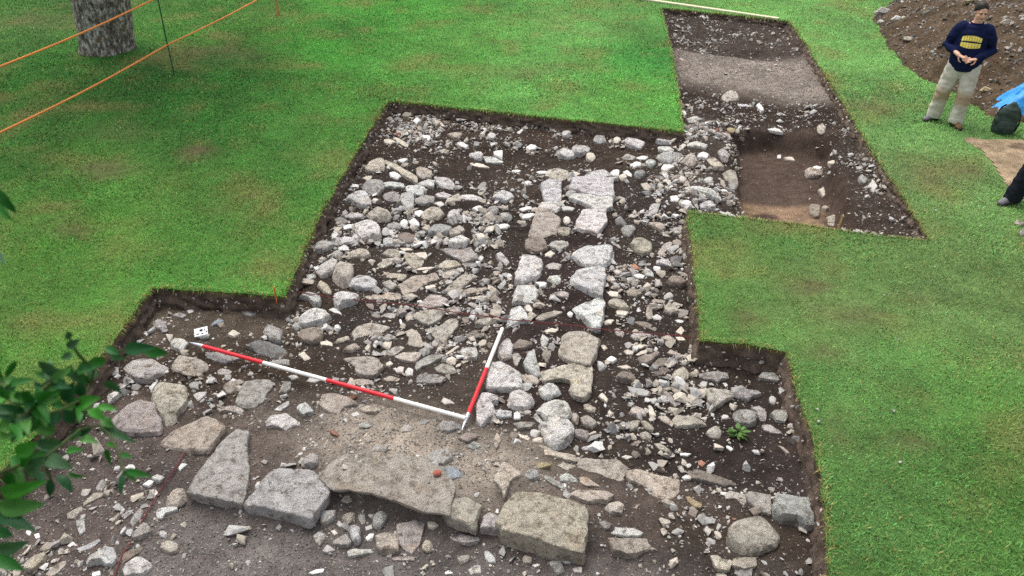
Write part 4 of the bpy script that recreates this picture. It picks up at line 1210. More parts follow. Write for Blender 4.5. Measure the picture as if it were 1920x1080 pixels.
# ------------------------------------------------------------------ small builders
def frame(d):
    d = d.normalized()
    u = d.cross(Vector((0, 0, 1)))
    if u.length < 1e-3: u = d.cross(Vector((0, 1, 0)))
    u.normalize()
    return u, u.cross(d).normalized()
def tube_into(bm, pts, rad, n=10, caps=True, dome=False):
    """tapered tube along pts; rad per point: r or (r across, r deep)"""
    pts = [Vector(p) for p in pts]
    rad = [(r, r) if isinstance(r, (int, float)) else r for r in rad]
    if dome:
        for e in (0, -1):
            d = (pts[0]-pts[1] if e == 0 else pts[-1]-pts[-2]).normalized(); p, r = pts[e], rad[e]
            ext = [(p+d*min(r)*f, (r[0]*g, r[1]*g)) for f, g in ((.5, .86), (.86, .5), (.98, .15))]
            for q in ext:
                if e == 0: pts.insert(0, q[0]); rad.insert(0, q[1])
                else: pts.append(q[0]); rad.append(q[1])
    rings = []
    pu = None
    for i, p in enumerate(pts):
        d = (pts[min(i+1, len(pts)-1)]-pts[max(i-1, 0)])
        u, w = frame(d)
        if pu is not None and u.dot(pu) < 0: u, w = -u, -w
        pu = u
        rings.append([bm.verts.new(p + u*(math.cos(6.2832*k/n)*rad[i][0]) + w*(math.sin(6.2832*k/n)*rad[i][1])) for k in range(n)])
    for a, b in zip(rings, rings[1:]):
        for k in range(n): bm.faces.new((a[k], a[(k+1) % n], b[(k+1) % n], b[k]))
    if caps:
        bm.faces.new(list(reversed(rings[0]))); bm.faces.new(rings[-1])
def finish(name, bm, mat, parent=None, smooth=True, loc=None, sharp=40):
    bmesh.ops.recalc_face_normals(bm, faces=bm.faces)
    me = bpy.data.meshes.new(name); bm.to_mesh(me); bm.free()
    me.polygons.foreach_set('use_smooth', [smooth]*len(me.polygons))
    if smooth: me.set_sharp_from_angle(angle=R(sharp))
    return link(name, me, mat, parent, loc)
def tube(name, pts, rad, mat, parent=None, n=10, **kw):
    bm = bmesh.new(); tube_into(bm, pts, rad, n, **kw)
    return finish(name, bm, mat, parent)
def box_into(bm, c, s, rot=None, bev=0):
    b = bmesh.new(); bmesh.ops.create_cube(b, size=1)
    for v in b.verts: v.co = Vector((v.co.x*s[0], v.co.y*s[1], v.co.z*s[2]))
    if bev: bmesh.ops.bevel(b, geom=list(b.edges), offset=bev, segments=3, affect='EDGES', profile=.6)
    M = Matrix.Translation(c) @ (rot.to_4x4() if rot is not None else Matrix.Identity(4))
    b.transform(M)
    me = bpy.data.meshes.new('t'); b.to_mesh(me); b.free(); bm.from_mesh(me); bpy.data.meshes.remove(me)

M_red = plain('red_paint', lin((214, 36, 48)), .45, .12, 30, .1, spec=.4)
M_white = plain('white_paint', lin((236, 234, 228)), .45, .06, 30, .1, spec=.4)
M_steel = plain('bare_steel', (.62, .66, .70), .35, .15, 60, .1, metal=.85)
M_rope = plain('orange_rope', lin((226, 140, 74)), .8, .25, 120, .4)
M_string = plain('dark_red_string', lin((112, 52, 54)), .9, .3, 90, .3)
M_wood = plain('stake_wood', lin((190, 152, 100)), .8, .22, 25, .4)
M_rod = plain('green_rod', lin((36, 84, 58)), .6, .25, 30, .1)
M_orange = plain('orange_peg', lin((214, 104, 34)), .6, .2, 40, .1)
M_lath = plain('pale_lath', lin((206, 204, 170)), .75, .18, 20, .3)
M_card = plain('white_card', lin((238, 240, 240)), .6, .04, 30, 0)
M_ink = plain('black_ink', (.03, .03, .03), .7, .1, 30, 0)
M_brick = plain('red_brick', lin((158, 88, 74)), .9, .25, 60, .4)

# ------------------------------------------------------------------ ranging poles
def ranging_pole(label, A, B, cols, tipA, tipB, r=.018):
    """A, B: ends of the painted shaft; cols: band colours from A to B"""
    root = empty('ranging_pole', A)
    tag(root, label, 'ranging pole', 'red and white ranging poles laid in the trench')
    d = B-A
    for k, c in enumerate(cols):
        p, q = d*(k/len(cols)), d*((k+1)/len(cols))
        ov = d.normalized()*.0015
        tube('red_band' if c == 'r' else 'white_band', [p+ov*(k > 0), q], [r if c == 'r' else r*.985]*2, M_red if c == 'r' else M_white, root, n=16)
    for t, p in ((tipA, A), (tipB, B)):
        if t:
            e = (p-(B if p is A else A)).normalized()
            o = p-A
            tube('steel_tip', [o, o+e*.03, o+e*t*.55, o+e*t], [r*1.04, r*1.0, r*.72, .002], M_steel, root, n=14)
A = hit(381, 649, .09); B = hit(873, 784, .085)
ranging_pole('longer red and white ranging pole, four bands, lying across bare earth and stones', A, B, 'rwrw', .16, 0)
A = hit(942, 616, .12); B = hit(878, 776, .10)
ranging_pole('shorter red and white ranging pole, two bands, lying beside the double-faced wall', A, B, 'wr', 0, .19)

# ------------------------------------------------------------------ strings, pegs, tag
def cord(name, px, lift, r, mat, label, cat, group=None, sag=0.0, n=6):
    pts = []
    for (a, b), (c, d) in zip(px, px[1:]):
        for k in range(10):
            t = k/10; p = hit(a+(c-a)*t, b+(d-b)*t, lift) if lift is not None else None
            pts.append(p)
    pts.append(hit(*px[-1], lift))
    z = np.array([p.z for p in pts]); z = np.convolve(np.pad(z, 4, mode='edge'), np.ones(9)/9, mode='valid')
    out = [Vector((p.x, p.y, max(q, p.z))) for p, q in zip(pts, z)]
    o = tube(name, out, [r]*len(out), mat, n=n)
    tag(o, label, cat, group)
cord('string_line', [(548,546),(640,560),(705,566),(790,575),(865,588),(960,600),(1040,607),(1120,617),(1185,623),(1255,628),(1311,634)], .07, .0045, M_string,
     'dark red string line stretched straight across the trench over slabs and wall', 'string')
cord('loose_string', [(352,838),(338,862),(325,884),(304,912),(289,938),(272,966),(254,1000),(240,1024),(222,1056),(214,1082)], .02, .0045, M_string,
     'loose dark red string lying over gravel beside the pink pyramid stone', 'string')
cord('edge_string', [(44,838),(30,862),(12,886),(-14,914),(-60,962)], .2, .006, M_string,
     'reddish cord along the trench edge under the leafy branch', 'string')
def peg(name, px, py, h, r, mat, label, cat, lean=(0, 0), group=None, z=0.0, sq=False):
    p = unp(px, py, z) if z is not None else hit(px, py)
    root = p
    bm = bmesh.new()
    tube_into(bm, [(0, 0, -.08), (0, 0, 0), (lean[0]*h, lean[1]*h, h)], [r*.8, r, r], 4 if sq else 10)
    o = finish(name, bm, mat, None, smooth=not sq, loc=root)
    tag(o, label, cat, group)
    return p
peg('marker_peg', 517, 556, .11, .008, M_orange, 'thin orange marker peg at the lawn corner beside the trench', 'peg')
peg('wooden_peg', 1571, 430, .18, .014, M_wood, 'short wooden peg at the lawn edge in front of the brown pit', 'peg', (.1, 0), sq=True)
p = hit(377, 622, .07)
root = empty('find_tag', p, R(12)); root.rotation_euler = (R(28), R(-8), R(12))
tag(root, 'small white card with dark marks propped on a pebble near the long pole tip', 'find tag')
bm = bmesh.new(); box_into(bm, (0, 0, 0), (.125, .085, .006), bev=.001); finish('card', bm, M_card, root)
for k, (x, y, w, h) in enumerate(((-.03, -.02, .028, .008), (.012, -.022, .022, .008), (.002, .014, .03, .022), (.036, .012, .008, .02), (.05, -.012, .01, .014))):
    bm = bmesh.new(); box_into(bm, (x, y, .0042), (w, h, .002)); finish('printed_mark', bm, M_ink, root, smooth=False)
p = hit(820, 887, .045)
bm = bmesh.new(); bmesh.ops.create_icosphere(bm, subdivisions=3, radius=1)
for v in bm.verts:
    v.co *= 1+.22*mnoise.noise(v.co*1.6)
    v.co = Vector((v.co.x*.032, v.co.y*.027, v.co.z*.018))
o = finish('brick_fragment', bm, M_brick, loc=p); tag(o, 'red-orange brick fragment lying on the gritty wall bed', 'brick fragment')

# pale lath along the far trench edge
a, b = unp(1196, -3, .02), unp(1460, 35, .02)
bm = bmesh.new(); d = b-a
box_into(bm, (a+b)/2, (d.length, .10, .035), rot=Vector((1, 0, 0)).rotation_difference(d).to_matrix(), bev=.004)
o = finish('wooden_lath', bm, M_lath); tag(o, 'long pale wooden lath lying on the grass along the far trench edge', 'lath')

# ------------------------------------------------------------------ rope barrier
rodp = unp(327, 141); stp = unp(522, 29)
dirv = (rodp-stp)
def solve_h(base, px, py):
    """height on the vertical above base that projects to row py"""
    lo, hi = 0, 3
    for _ in range(40):
        m = (lo+hi)/2
        if project(base.x, base.y, m)[1] > py: lo = m
        else: hi = m
    return lo
h1 = solve_h(rodp, 322, 84); h2 = solve_h(rodp, 307, -4)
third = rodp + dirv.normalized()*4.4
def post(base, name, h, r, mat, label, group, sq=False):
    bm = bmesh.new(); tube_into(bm, [(0, 0, -.15), (0, 0, h*.5), (.01, .01, h)], [r, r, r*.9], 4 if sq else 10)
    o = finish(name, bm, mat, None, smooth=not sq, loc=base); tag(o, label, 'barrier stake', group)
G = 'stakes holding the orange rope barrier'
post(rodp, 'barrier_rod', h2+.12, .011, M_rod, 'thin dark green metal rod holding both orange ropes', G)
post(stp, 'wooden_stake', h2+.2, .04, M_wood, 'square wooden stake at the far end of the orange ropes', G, True)
post(third, 'barrier_rod', h2+.12, .011, M_rod, 'dark green rod where the two ropes end, beside the leafy branch', G)
for h, lab in ((h1, 'lower orange barrier rope strung between the stakes'), (h2, 'upper orange barrier rope strung between the stakes')):
    pts = []
    for s_, e_ in ((stp, rodp), (rodp, third)):
        for k in range(14):
            t = k/14; p = s_.lerp(e_, t); p.z = h - .045*math.sin(math.pi*t)*(1 if s_ is rodp else .6); pts.append(p)
    q = third.copy(); q.z = h; pts.append(q)
    o = tube('barrier_rope', pts, [.0135]*len(pts), M_rope, n=8); tag(o, lab, 'rope', 'orange barrier ropes')

# ------------------------------------------------------------------ big tree on the lawn
def bark_material():
    m, nt, b = new_mat('lichened_bark'); L = nt.links
    mp = N(nt, 'ShaderNodeMapping'); mp.inputs['Scale'].default_value = (1, 1, .6)
    L.new(pos(nt), mp.inputs['Vector'])
    n1 = N(nt, 'ShaderNodeTexNoise', Scale=16, Detail=8, Roughness=.75); L.new(mp.outputs[0], n1.inputs['Vector'])
    r1 = ramp(nt, [(.36, tuple(lin((44, 36, 32)))), (.49, tuple(lin((120, 110, 102)))), (.6, tuple(lin((206, 202, 198))))]); L.new(n1.outputs['Fac'], r1.inputs['Fac'])
    n2 = tex(nt, 5, 5, .7); r2 = ramp(nt, [(.55, 0.0), (.66, .8)]); L.new(n2, r2.inputs['Fac'])
    m1 = mixc(nt, 'MIX'); L.new(r2.outputs['Color'], m1.inputs[0]); L.new(r1.outputs['Color'], m1.inputs[6]); m1.inputs[7].default_value = (*lin((120, 100, 62)), 1)
    L.new(m1.outputs[2], b.inputs['Base Color']); b.inputs['Roughness'].default_value = .95
    bump(nt, b, n1.outputs['Fac'], 1.0, .05)
    return m
M_bark = bark_material()
def leaf_cloud(name, cs, mat, parent, n, size, cols, seed):
    rg = np.random.RandomState(seed)
    P, Nn = [], []
    for (c, r, w) in cs:
        k = int(n*w)
        d = rg.normal(0, 1, (k, 3)); d /= np.linalg.norm(d, axis=1)[:, None]
        rr = r*(rg.uniform(0, 1, k)**.45)[:, None]
        P.append(np.array(c)+d*rr*np.array([1, 1, .75])); Nn.append(d)
    P = np.concatenate(P); n = len(P)
    a = rg.normal(0, 1, (n, 3)); a /= np.linalg.norm(a, axis=1)[:, None]
    b = np.cross(a, rg.normal(0, 1, (n, 3))); b /= np.linalg.norm(b, axis=1)[:, None]
    s = size*rg.uniform(.6, 1.3, n)[:, None]
    v = np.stack([P-a*s, P+b*s*.45, P+a*s, P-b*s*.45], 1).reshape(-1, 3)
    i = np.arange(n)*4
    me = mesh_np(name, v, np.stack([i, i+1, i+2, i+3], 1))
    vcol(me, np.repeat(np.array(cols)*rg.uniform(.6, 1.4, n)[:, None], 4, 0))
    return link(name, me, mat, parent)
tb = unp(202, 92)
tree = empty('lime_tree', tb); tag(tree, 'large tree trunk with grey lichened bark standing on the lawn behind the ropes', 'tree')
bm = bmesh.new()
nn, kk = 40, 46
prev = None
for k in range(kk):
    z = -.1 + 4.4*(k/(kk-1))**1.25
    r = .43 + .05*math.exp(-max(z, 0)/.12) + .06*z
    cur = []
    for i in range(nn):
        a = 6.2832*i/nn
        rr = r*(1+.06*math.sin(5*a+1)*math.exp(-max(z, 0)/.5)+.05*mnoise.noise(Vector((math.cos(a)*2.2, math.sin(a)*2.2, z*1.1))) + .03*mnoise.noise(Vector((math.cos(a)*9, math.sin(a)*9, z*3))))
        cur.append(bm.verts.new((rr*math.cos(a)+.13*z, rr*math.sin(a), z)))
    if prev:
        for i in range(nn): bm.faces.new((prev[i], prev[(i+1) % nn], cur[(i+1) % nn], cur[i]))
    prev = cur
bm.faces.new(prev)
finish('trunk', bm, M_bark, tree, sharp=80)
cl = []
for k in range(7):
    a = k*.9+.4; e = Vector((.6+math.cos(a)*rnd.uniform(1.2, 2.4), math.sin(a)*rnd.uniform(1.2, 2.4), rnd.uniform(5.6, 7.4)))
    s0 = Vector((.5, 0, rnd.uniform(3.5, 4.3)))
    mid = s0.lerp(e, .5)+Vector((0, 0, .35))
    tube('limb', [s0, s0.lerp(mid, .5)+Vector((0, 0, .1)), mid, e], [.30, .22, .13, .04], M_bark, tree, n=10)
    cl.append((tuple(e), 1.35, .14))
leaf_cloud('crown', cl, M_leaf, tree, 3600, .11, (.05, .12, .03), 31)

# ------------------------------------------------------------------ leafy branch close to the camera
TWIGS = [[(-60,815),(-10,798),(40,786),(110,770),(150,752),(170,722),(176,695),(192,664),(230,656)],
         [(-60,905),(-10,890),(40,872),(85,857),(112,836),(150,806),(185,796),(205,815),(222,848),(232,884)],
         [(-60,968),(-10,958),(32,948)], [(-60,1050),(-15,1042),(8,1034)], [(40,786),(62,760),(74,735),(100,712),(126,700),(150,694)],
         [(40,786),(24,760),(10,735),(2,712)], [(176,695),(150,668),(135,648),(130,632)], [(85,857),(88,880),(98,905)], [(-60,350),(-20,358),(-4,366)]]
LEAVES = [(228,655,288,651,21),(268,657,316,664,18),(200,664,231,672,14),(196,650,223,664,12),(118,672,138,661,12),(124,652,149,637,14),(126,633,133,619,10),(167,680,201,677,17),
 (173,713,169,682,18),(193,714,229,736,14),(141,764,182,745,23),(178,763,219,766,12),(165,767,197,786,18),(98,708,116,692,18),(121,703,139,686,16),(95,728,104,758,20),(119,756,138,717,22),
 (72,724,75,760,14),(22,749,57,734,14),(12,704,33,673,10),(2,716,37,709,14),(9,735,31,721,14),(-8,748,15,751,11),(78,766,87,795,16),(119,771,142,795,18),(106,808,61,803,20),(68,830,119,832,21),
 (118,846,152,842,13),(46,894,82,857,28),(82,857,132,876,24),(75,880,77,908,15),(92,899,95,933,15),(107,889,137,922,18),(121,887,157,896,8),(-12,928,79,907,25),(-12,952,78,947,32),(-14,963,62,990,25),
 (-12,1033,50,1019,24),(-14,1042,42,1068,23),(148,820,183,829,14),(182,799,254,829,14),(190,784,214,801,16),(199,832,223,837,8),(197,839,207,870,8),(223,851,246,857,10),(232,881,282,893,12),
 (231,882,257,904,8),(231,883,225,928,9),(28,852,69,831,27),(-10,814,22,818,16),(150,700,168,672,15),(150,745,152,708,16),(60,772,30,800,18),(110,772,92,800,18),(140,760,160,790,16),(20,790,-6,806,18),
 (45,782,52,812,16),(150,806,128,826,14),(40,872,20,858,20),(100,715,128,726,16),(62,760,44,742,14),(10,735,24,756,14),(-12,352,30,400,17),(-20,372,20,412,14),(-14,470,8,490,12),(-16,995,26,1004,20),(130,700,160,716,14),(85,735,62,716,12)]
br = empty('leafy_tree', (-2.45, .5, 0))
tag(br, 'leafy tree branch with pointed dark green leaflets hanging in front of the trench corner', 'tree branch')
org = Vector((-2.45, .5, 0))
tube('trunk', [(0, 0, -.1), (.02, 0, 1.6), (-.03, .02, 3.4), (.0, 0, 5.2)], [.15, .12, .10, .07], M_bark, br, n=14)
M_twig = plain('green_twig', lin((66, 78, 40)), .7, .25, 30, .2)
def depth_of(px, py): return 1.55 + .0006*(px) + .10*math.sin(px*.021+py*.013) + (.25 if py < 500 else 0)
for tw in TWIGS[:3] + TWIGS[3:4] + TWIGS[8:]:
    p = atd(*tw[0], depth_of(*tw[0])) - org
    tube('limb', [Vector((0, 0, 3.1 + .0004*(1000-tw[0][1]))), p.lerp(Vector((0, 0, 3.3)), .5)+Vector((0, 0, .12)), p], [.03, .012, .003], M_bark, br, n=8)
for tw in TWIGS:
    pts = [atd(a, b, depth_of(a, b)) - org for a, b in tw]
    tube('twig', pts, [.0026*(1-.6*k/len(pts)) + .001 for k in range(len(pts))], M_twig, br, n=7)
rl = random.Random(21)
for k in range(84):
    tw = rl.choice(TWIGS[:3] + TWIGS[4:6]); i = rl.randrange(len(tw)-1); t = rl.random()
    bx, by = tw[i][0]*(1-t)+tw[i+1][0]*t, tw[i][1]*(1-t)+tw[i+1][1]*t
    if bx > 175: continue
    a_ = rl.uniform(0, 6.283); L_ = rl.uniform(36, 58)
    LEAVES.append((bx, by, bx+L_*math.cos(a_), by+L_*math.sin(a_)*.9, rl.uniform(12, 17)))
V, Q, C = [], [], []
rl = random.Random(3)
for (bx, by, tx, ty, w) in LEAVES:
    d0 = depth_of(bx, by); d1 = d0 + rl.uniform(-.05, .04)
    a, b = atd(bx, by, d0)-org, atd(tx, ty, d1)-org
    ax = b-a; L = ax.length; ax.normalize()
    vd = ray((bx+tx)/2, (by+ty)/2).normalized()
    sd = ax.cross(vd).normalized(); nm = sd.cross(ax).normalized()
    tl = rl.uniform(-.55, .55); sd = (sd*math.cos(tl)+nm*math.sin(tl)).normalized(); nm = sd.cross(ax).normalized()
    if nm.z < 0: nm = -nm
    W = w/F_PX*d0*.63
    c = np.array(lin(rl.choice([(44, 110, 34), (30, 88, 34), (24, 74, 36), (58, 130, 36), (36, 96, 30), (70, 120, 52), (60, 96, 60)])))*1.0
    i0 = len(V); K = 9
    for k in range(K):
        t = k/(K-1)
        ww = W*(math.sin(math.pi*min(1, t**.82))**.8)*(1-.25*t) + .0006
        cpt = a + ax*(L*t) - nm*(L*.10*(2*t-1)**2) 
        for s_, up in ((-1, 1), (-.5, .4), (0, 0), (.5, .4), (1, 1)):
            wav = .05*W*math.sin(t*19+s_*2)
            V.append(tuple(cpt + sd*(ww*s_) + nm*(ww*.28*up + wav*abs(s_)))); C.append(c*(.85 if s_ == 0 else 1))
    for k in range(K-1):
        for s_ in range(4):
            q = i0+k*5+s_; Q.append((q, q+1, q+6, q+5))
me = mesh_np('leaves', V, Q, smooth=True); vcol(me, np.array(C)); link('leaves', me, M_leaf, br)

# small weed
p = hit(1385, 815, 0)
wd = empty('weed', p); tag(wd, 'small green weed growing among stones in the side extension', 'weed')
V, Q, C = [], [], []; rl = random.Random(9)
for k in range(34):
    az = rl.uniform(0, 6.283); L = rl.uniform(.035, .10); hb = rl.uniform(0, .05)
    d = Vector((math.cos(az), math.sin(az), rl.uniform(.1, .8))).normalized(); s_ = Vector((-math.sin(az), math.cos(az), 0))
    i0 = len(V); w = L*rl.uniform(.14, .24); st = Vector((d.x*.02, d.y*.02, hb))
    for t, ww in ((0, .15), (.35, .9), (.7, .8), (1, .1)):
        c = st + d*(L*t) - Vector((0, 0, .02*t*t))
        V += [tuple(c-s_*w*ww), tuple(c+s_*w*ww)]; C += [lin((96, 136, 64))*rl.uniform(.5, .9)]*2
    for j in range(3): Q.append((i0+2*j, i0+2*j+1, i0+2*j+3, i0+2*j+2))
me = mesh_np('leaves', V, Q, smooth=True); vcol(me, np.array(C)); link('leaves', me, M_leaf, wd)
bm = bmesh.new()
for k in range(6):
    a = k*1.05; tube_into(bm, [(0, 0, -.02), (.012*math.cos(a), .012*math.sin(a), .03), (.03*math.cos(a), .03*math.sin(a), .055)], [.0025, .002, .001], 5)
finish('stem', bm, M_twig, wd)

# pale bits lying on the grass
for k, (a, b, lab) in enumerate([(1752,500,1),(1658,553,1),(1685,635,1),(1480,437,1),(1688,866,1),(1533,767,1),(1676,770,1),(1535,790,1),(555,68,1),(298,188,1),(1755,394,1),(226,240,1)]):
    p = unp(a, b, .022)
    v, f = T2_[k % 16]
    me = mesh_np('pale_pebble', v*rnd.uniform(.012, .02), None, f)
    o = link('pale_pebble', me, M_stone, loc=p); o.color = (*TONE['w'], 1); o.rotation_euler = (0, 0, k)
    tag(o, 'tiny pale pebble lying alone on the lawn grass', 'pebble', 'pale pebbles scattered on the lawn')
for a, b, s_, lab in ((1911, 419, .075, 'pale flat stone on the grass beyond the trench, below the dark shoe'), (1922, 436, .09, 'grey stone on the grass just in front of the pale flat stone')):
    p = unp(a, b, .02); v, f = T2_[int(a) % 16]
    me = mesh_np('stone', v*s_, None, f); o = link('stone', me, M_stone, loc=p); o.color = (*TONE['t' if a < 1915 else 'g'], 1); tag(o, lab, 'stone', 'stones lying on the lawn')

# worn soil beside the heap
px_, py_ = np.array(SOILPATCH).T
sx, sy = np.meshgrid(np.arange(px_.min(), px_.max(), .04), np.arange(py_.min(), py_.max(), .04))
sd_ = pdist(sx, sy, SOILPATCH); ins = pip(sx, sy, SOILPATCH)
sgn = np.where(ins, sd_, -sd_) + (fbm(sx, sy, 5, 3, 400)-.5)*.16
k2 = sgn > 0
kf = k2[:-1, :-1] & k2[1:, :-1] & k2[:-1, 1:] & k2[1:, 1:]
iy, ix = np.nonzero(kf); ids = np.arange(sx.size).reshape(sx.shape)
z = .004 + .022*np.clip(sgn/.12, 0, 1)*(.3+.9*fbm(sx, sy, 9, 3, 410))
me = mesh_np('worn_earth', np.stack([sx, sy, z], -1).reshape(-1, 3), np.stack([ids[iy, ix], ids[iy, ix+1], ids[iy+1, ix+1], ids[iy+1, ix]], 1), smooth=True)
cc = lin((152, 133, 108))*(.5+1.0*fbm(sx, sy, 6, 4, 420))[..., None]; dk = np.clip((fbm(sx, sy, 3, 3, 430)-.55)*5, 0, 1)[..., None]
cc = cc*(1-dk) + lin((104, 88, 76))*dk
vcol(me, cc.reshape(-1, 3))
o = link('worn_ground', me, M_soil); tag(o, 'bare straw-coloured earth worn into the lawn', 'bare earth', kind='structure')

# ------------------------------------------------------------------ spoil heap
HEAP = [tuple(unp(*p))[:2] for p in [(1640,38),(1650,62),(1668,92),(1690,122),(1728,146),(1760,158),(1800,180),(1850,216),(1900,229),(1960,234),(2150,244)]] + [(12.5, 11.5), (14.2, 15), (14, 19.5), (12.4, 22), (10.6, 21.4), (9.1, 19.8), (8.3, 18.4)]
hp = np.array(HEAP)
HX, HY = np.meshgrid(np.arange(hp[:, 0].min()-.2, hp[:, 0].max()+.2, .04), np.arange(hp[:, 1].min()-.2, hp[:, 1].max()+.2, .04))
def heap_h(x, y):
    d = pdist(x, y, HEAP); i = pip(x, y, HEAP)
    d = np.where(i, d, -d) + (fbm(x, y, 1.6, 3, 500)-.5)*.25
    z = 1.9*(1-np.exp(-np.clip(d, 0, 9)*.62/1.9*1.12))
    return np.where(d > 0, z*(.86+.28*fbm(x, y, 1.1, 3, 510)) + .17*(fbm(x, y, 4, 5, 520)-.5)*np.clip(d/.2, 0, 1) + .02, -.03)
HZ = heap_h(HX, HY)
ids = np.arange(HX.size).reshape(HX.shape); k2 = HZ > -.02
kf = k2[:-1, :-1] | k2[1:, :-1] | k2[:-1, 1:] | k2[1:, 1:]
iy, ix = np.nonzero(kf)
heap = empty('spoil_heap', (0, 0, 0)); tag(heap, 'big brown spoil heap of dug earth and stones behind the standing person', 'spoil heap')
me = mesh_np('earth_mound', np.stack([HX, HY, HZ], -1).reshape(-1, 3), np.stack([ids[iy, ix], ids[iy, ix+1], ids[iy+1, ix+1], ids[iy+1, ix]], 1), smooth=True)
cc = lin((86, 72, 57))*(.4+1.2*fbm(HX, HY, 5, 5, 530))[..., None]
vcol(me, cc.reshape(-1, 3)); link('earth_mound', me, M_soil, heap)
def heap_hit(px, py):
    d = ray(px, py); t = 8.0
    while t < 26:
        p = Vector((0, 0, CAM_H)) + d*t
        if p.z <= float(heap_h(np.array([p.x]), np.array([p.y]))[0]) or p.z <= 0: return p
        t += .03
    return p
n = 22000
x = rs.uniform(6.4, 12.5, n); y = rs.uniform(10.5, 20.5, n); z = heap_h(x, y); k = z > .0
P = np.stack([x[k], y[k], z[k]], 1); n = len(P)
sz = np.clip(.014*np.exp(rs.normal(0, .6, n)), .005, .075)
rocks('loose_rubble', P, sz, pick_cols(n, (1.6, 2, 4, 1.5, 7, 1.5, .2), rg)*np.where(rg.uniform(0, 1, n) < .45, .42, .95)[:, None], T2_, tilt=.6, sink=.35, seed=8, parent=heap)
for px, lab, cat in (([(1672,33),(1690,29),(1693,41),(1676,45)], 'white block at the foot of the spoil heap near its pointed end', 'w'),
                     ([(1643,24),(1660,14),(1673,20),(1662,31),(1645,34)], 'grey boulder at the very tip of the spoil heap', 'g'),
                     ([(1644,39),(1657,37),(1655,47),(1645,46)], 'small white stone just below the grey boulder at the heap tip', 'w'),
                     ([(1838,172),(1845,162),(1857,160),(1858,173),(1846,183)], 'cream stone low on the spoil heap beside the person\'s trousers', 'y'),
                     ([(1804,1),(1826,0),(1826,8),(1808,8)], 'yellowish stone high on the spoil heap beside the person\'s hair', 'y'),
                     ([(1693,78),(1712,66),(1716,70),(1698,84)], 'long pale stone on the lower slope of the spoil heap', 't'),
                     ([(1878,40),(1892,36),(1900,46),(1886,52)], 'pale stone high on the spoil heap on the blue sheet side', 't')):
    q = [heap_hit(*c) for c in px]; c = sum(q, Vector())/len(q)
    qx = np.array(px, float); dpt = ray(*qx.mean(0)).normalized(); c = heap_hit(*qx.mean(0)); rr = .62*np.ptp(qx[:, 0])/F_PX*(c-Vector((0, 0, CAM_H))).length*.86
    v, f = T2_[len(lab) % 16]; sc = np.array([rr*1.05, rr*.8, rr*.95])
    me = mesh_np('heap_stone', v*sc, None, f); o = link('heap_stone', me, M_stone, loc=c+Vector((0, 0, rr*.12))); o.color = (*TONE[cat], 1); tag(o, lab, 'stone', 'stones on the spoil heap')
# ------------------------------------------------------------------ people
def fused(name, bm, voxel, smooth_n, mat, parent, disp=None):
    """one continuous skin over overlapping solids"""
    bmesh.ops.recalc_face_normals(bm, faces=bm.faces)
    me = bpy.data.meshes.new(name); bm.to_mesh(me); bm.free()
    o = bpy.data.objects.new('tmp', me); col.objects.link(o)
    m = o.modifiers.new('r', 'REMESH'); m.mode = 'VOXEL'; m.voxel_size = voxel
    s = o.modifiers.new('s', 'SMOOTH'); s.factor = .5; s.iterations = smooth_n
    dg = bpy.context.evaluated_depsgraph_get(); dg.update()
    m2 = bpy.data.meshes.new_from_object(o.evaluated_get(dg)); m2.name = name
    bpy.data.objects.remove(o); bpy.data.meshes.remove(me)
    m2.polygons.foreach_set('use_smooth', [True]*len(m2.polygons))
    m2.materials.clear()
    if disp:
        for v in m2.vertices: v.co += disp(v.co)
    return link(name, m2, mat, parent)
def ell_into(bm, c, r, rot=None, sub=3):
    b = bmesh.new(); bmesh.ops.create_icosphere(b, subdivisions=sub, radius=1)
    for v in b.verts: v.co = Vector((v.co.x*r[0], v.co.y*r[1], v.co.z*r[2]))
    if rot is not None: b.transform(rot.to_4x4())
    b.transform(Matrix.Translation(c)); me = bpy.data.meshes.new('t'); b.to_mesh(me); b.free(); bm.from_mesh(me); bpy.data.meshes.remove(me)
def T(bm, pts, rad, n=16): tube_into(bm, pts, rad, n, dome=True)

def hand_into(bm, wrist, d, up, curl, side):
    """palm, four unequal bent fingers and a thumb; d along the hand, up = back of hand, side = +1/-1 for the thumb side"""
    d = Vector(d).normalized(); up = Vector(up); up = (up-d*up.dot(d)).normalized(); s = d.cross(up)*side
    w = Vector(wrist)
    T(bm, [w-d*.02, w+d*.03, w+d*.085], [(.026, .019), (.036, .016), (.040, .013)], 12)
    for k, (off, L) in enumerate(((.030, .072), (.010, .080), (-.011, .074), (-.031, .058))):
        p = w+d*.082+s*off; a = 0; pts = [p]
        for j, f in enumerate((.45, .32, .23)):
            a += curl*(1+.15*k)*(.6 if j == 0 else 1)
            p = p + (d*math.cos(a)-up*math.sin(a))*L*f; pts.append(p)
        T(bm, pts, [.0092, .0088, .008, .0068], 8)
    p = w+d*.025+s*.034; q = p+(d*.55+s*.62-up*.35).normalized()*.036; r_ = q+(d*.85+s*.1-up*.5).normalized()*.032
    T(bm, [p-s*.012, p, q, r_], [.013, .0125, .011, .0085], 8)

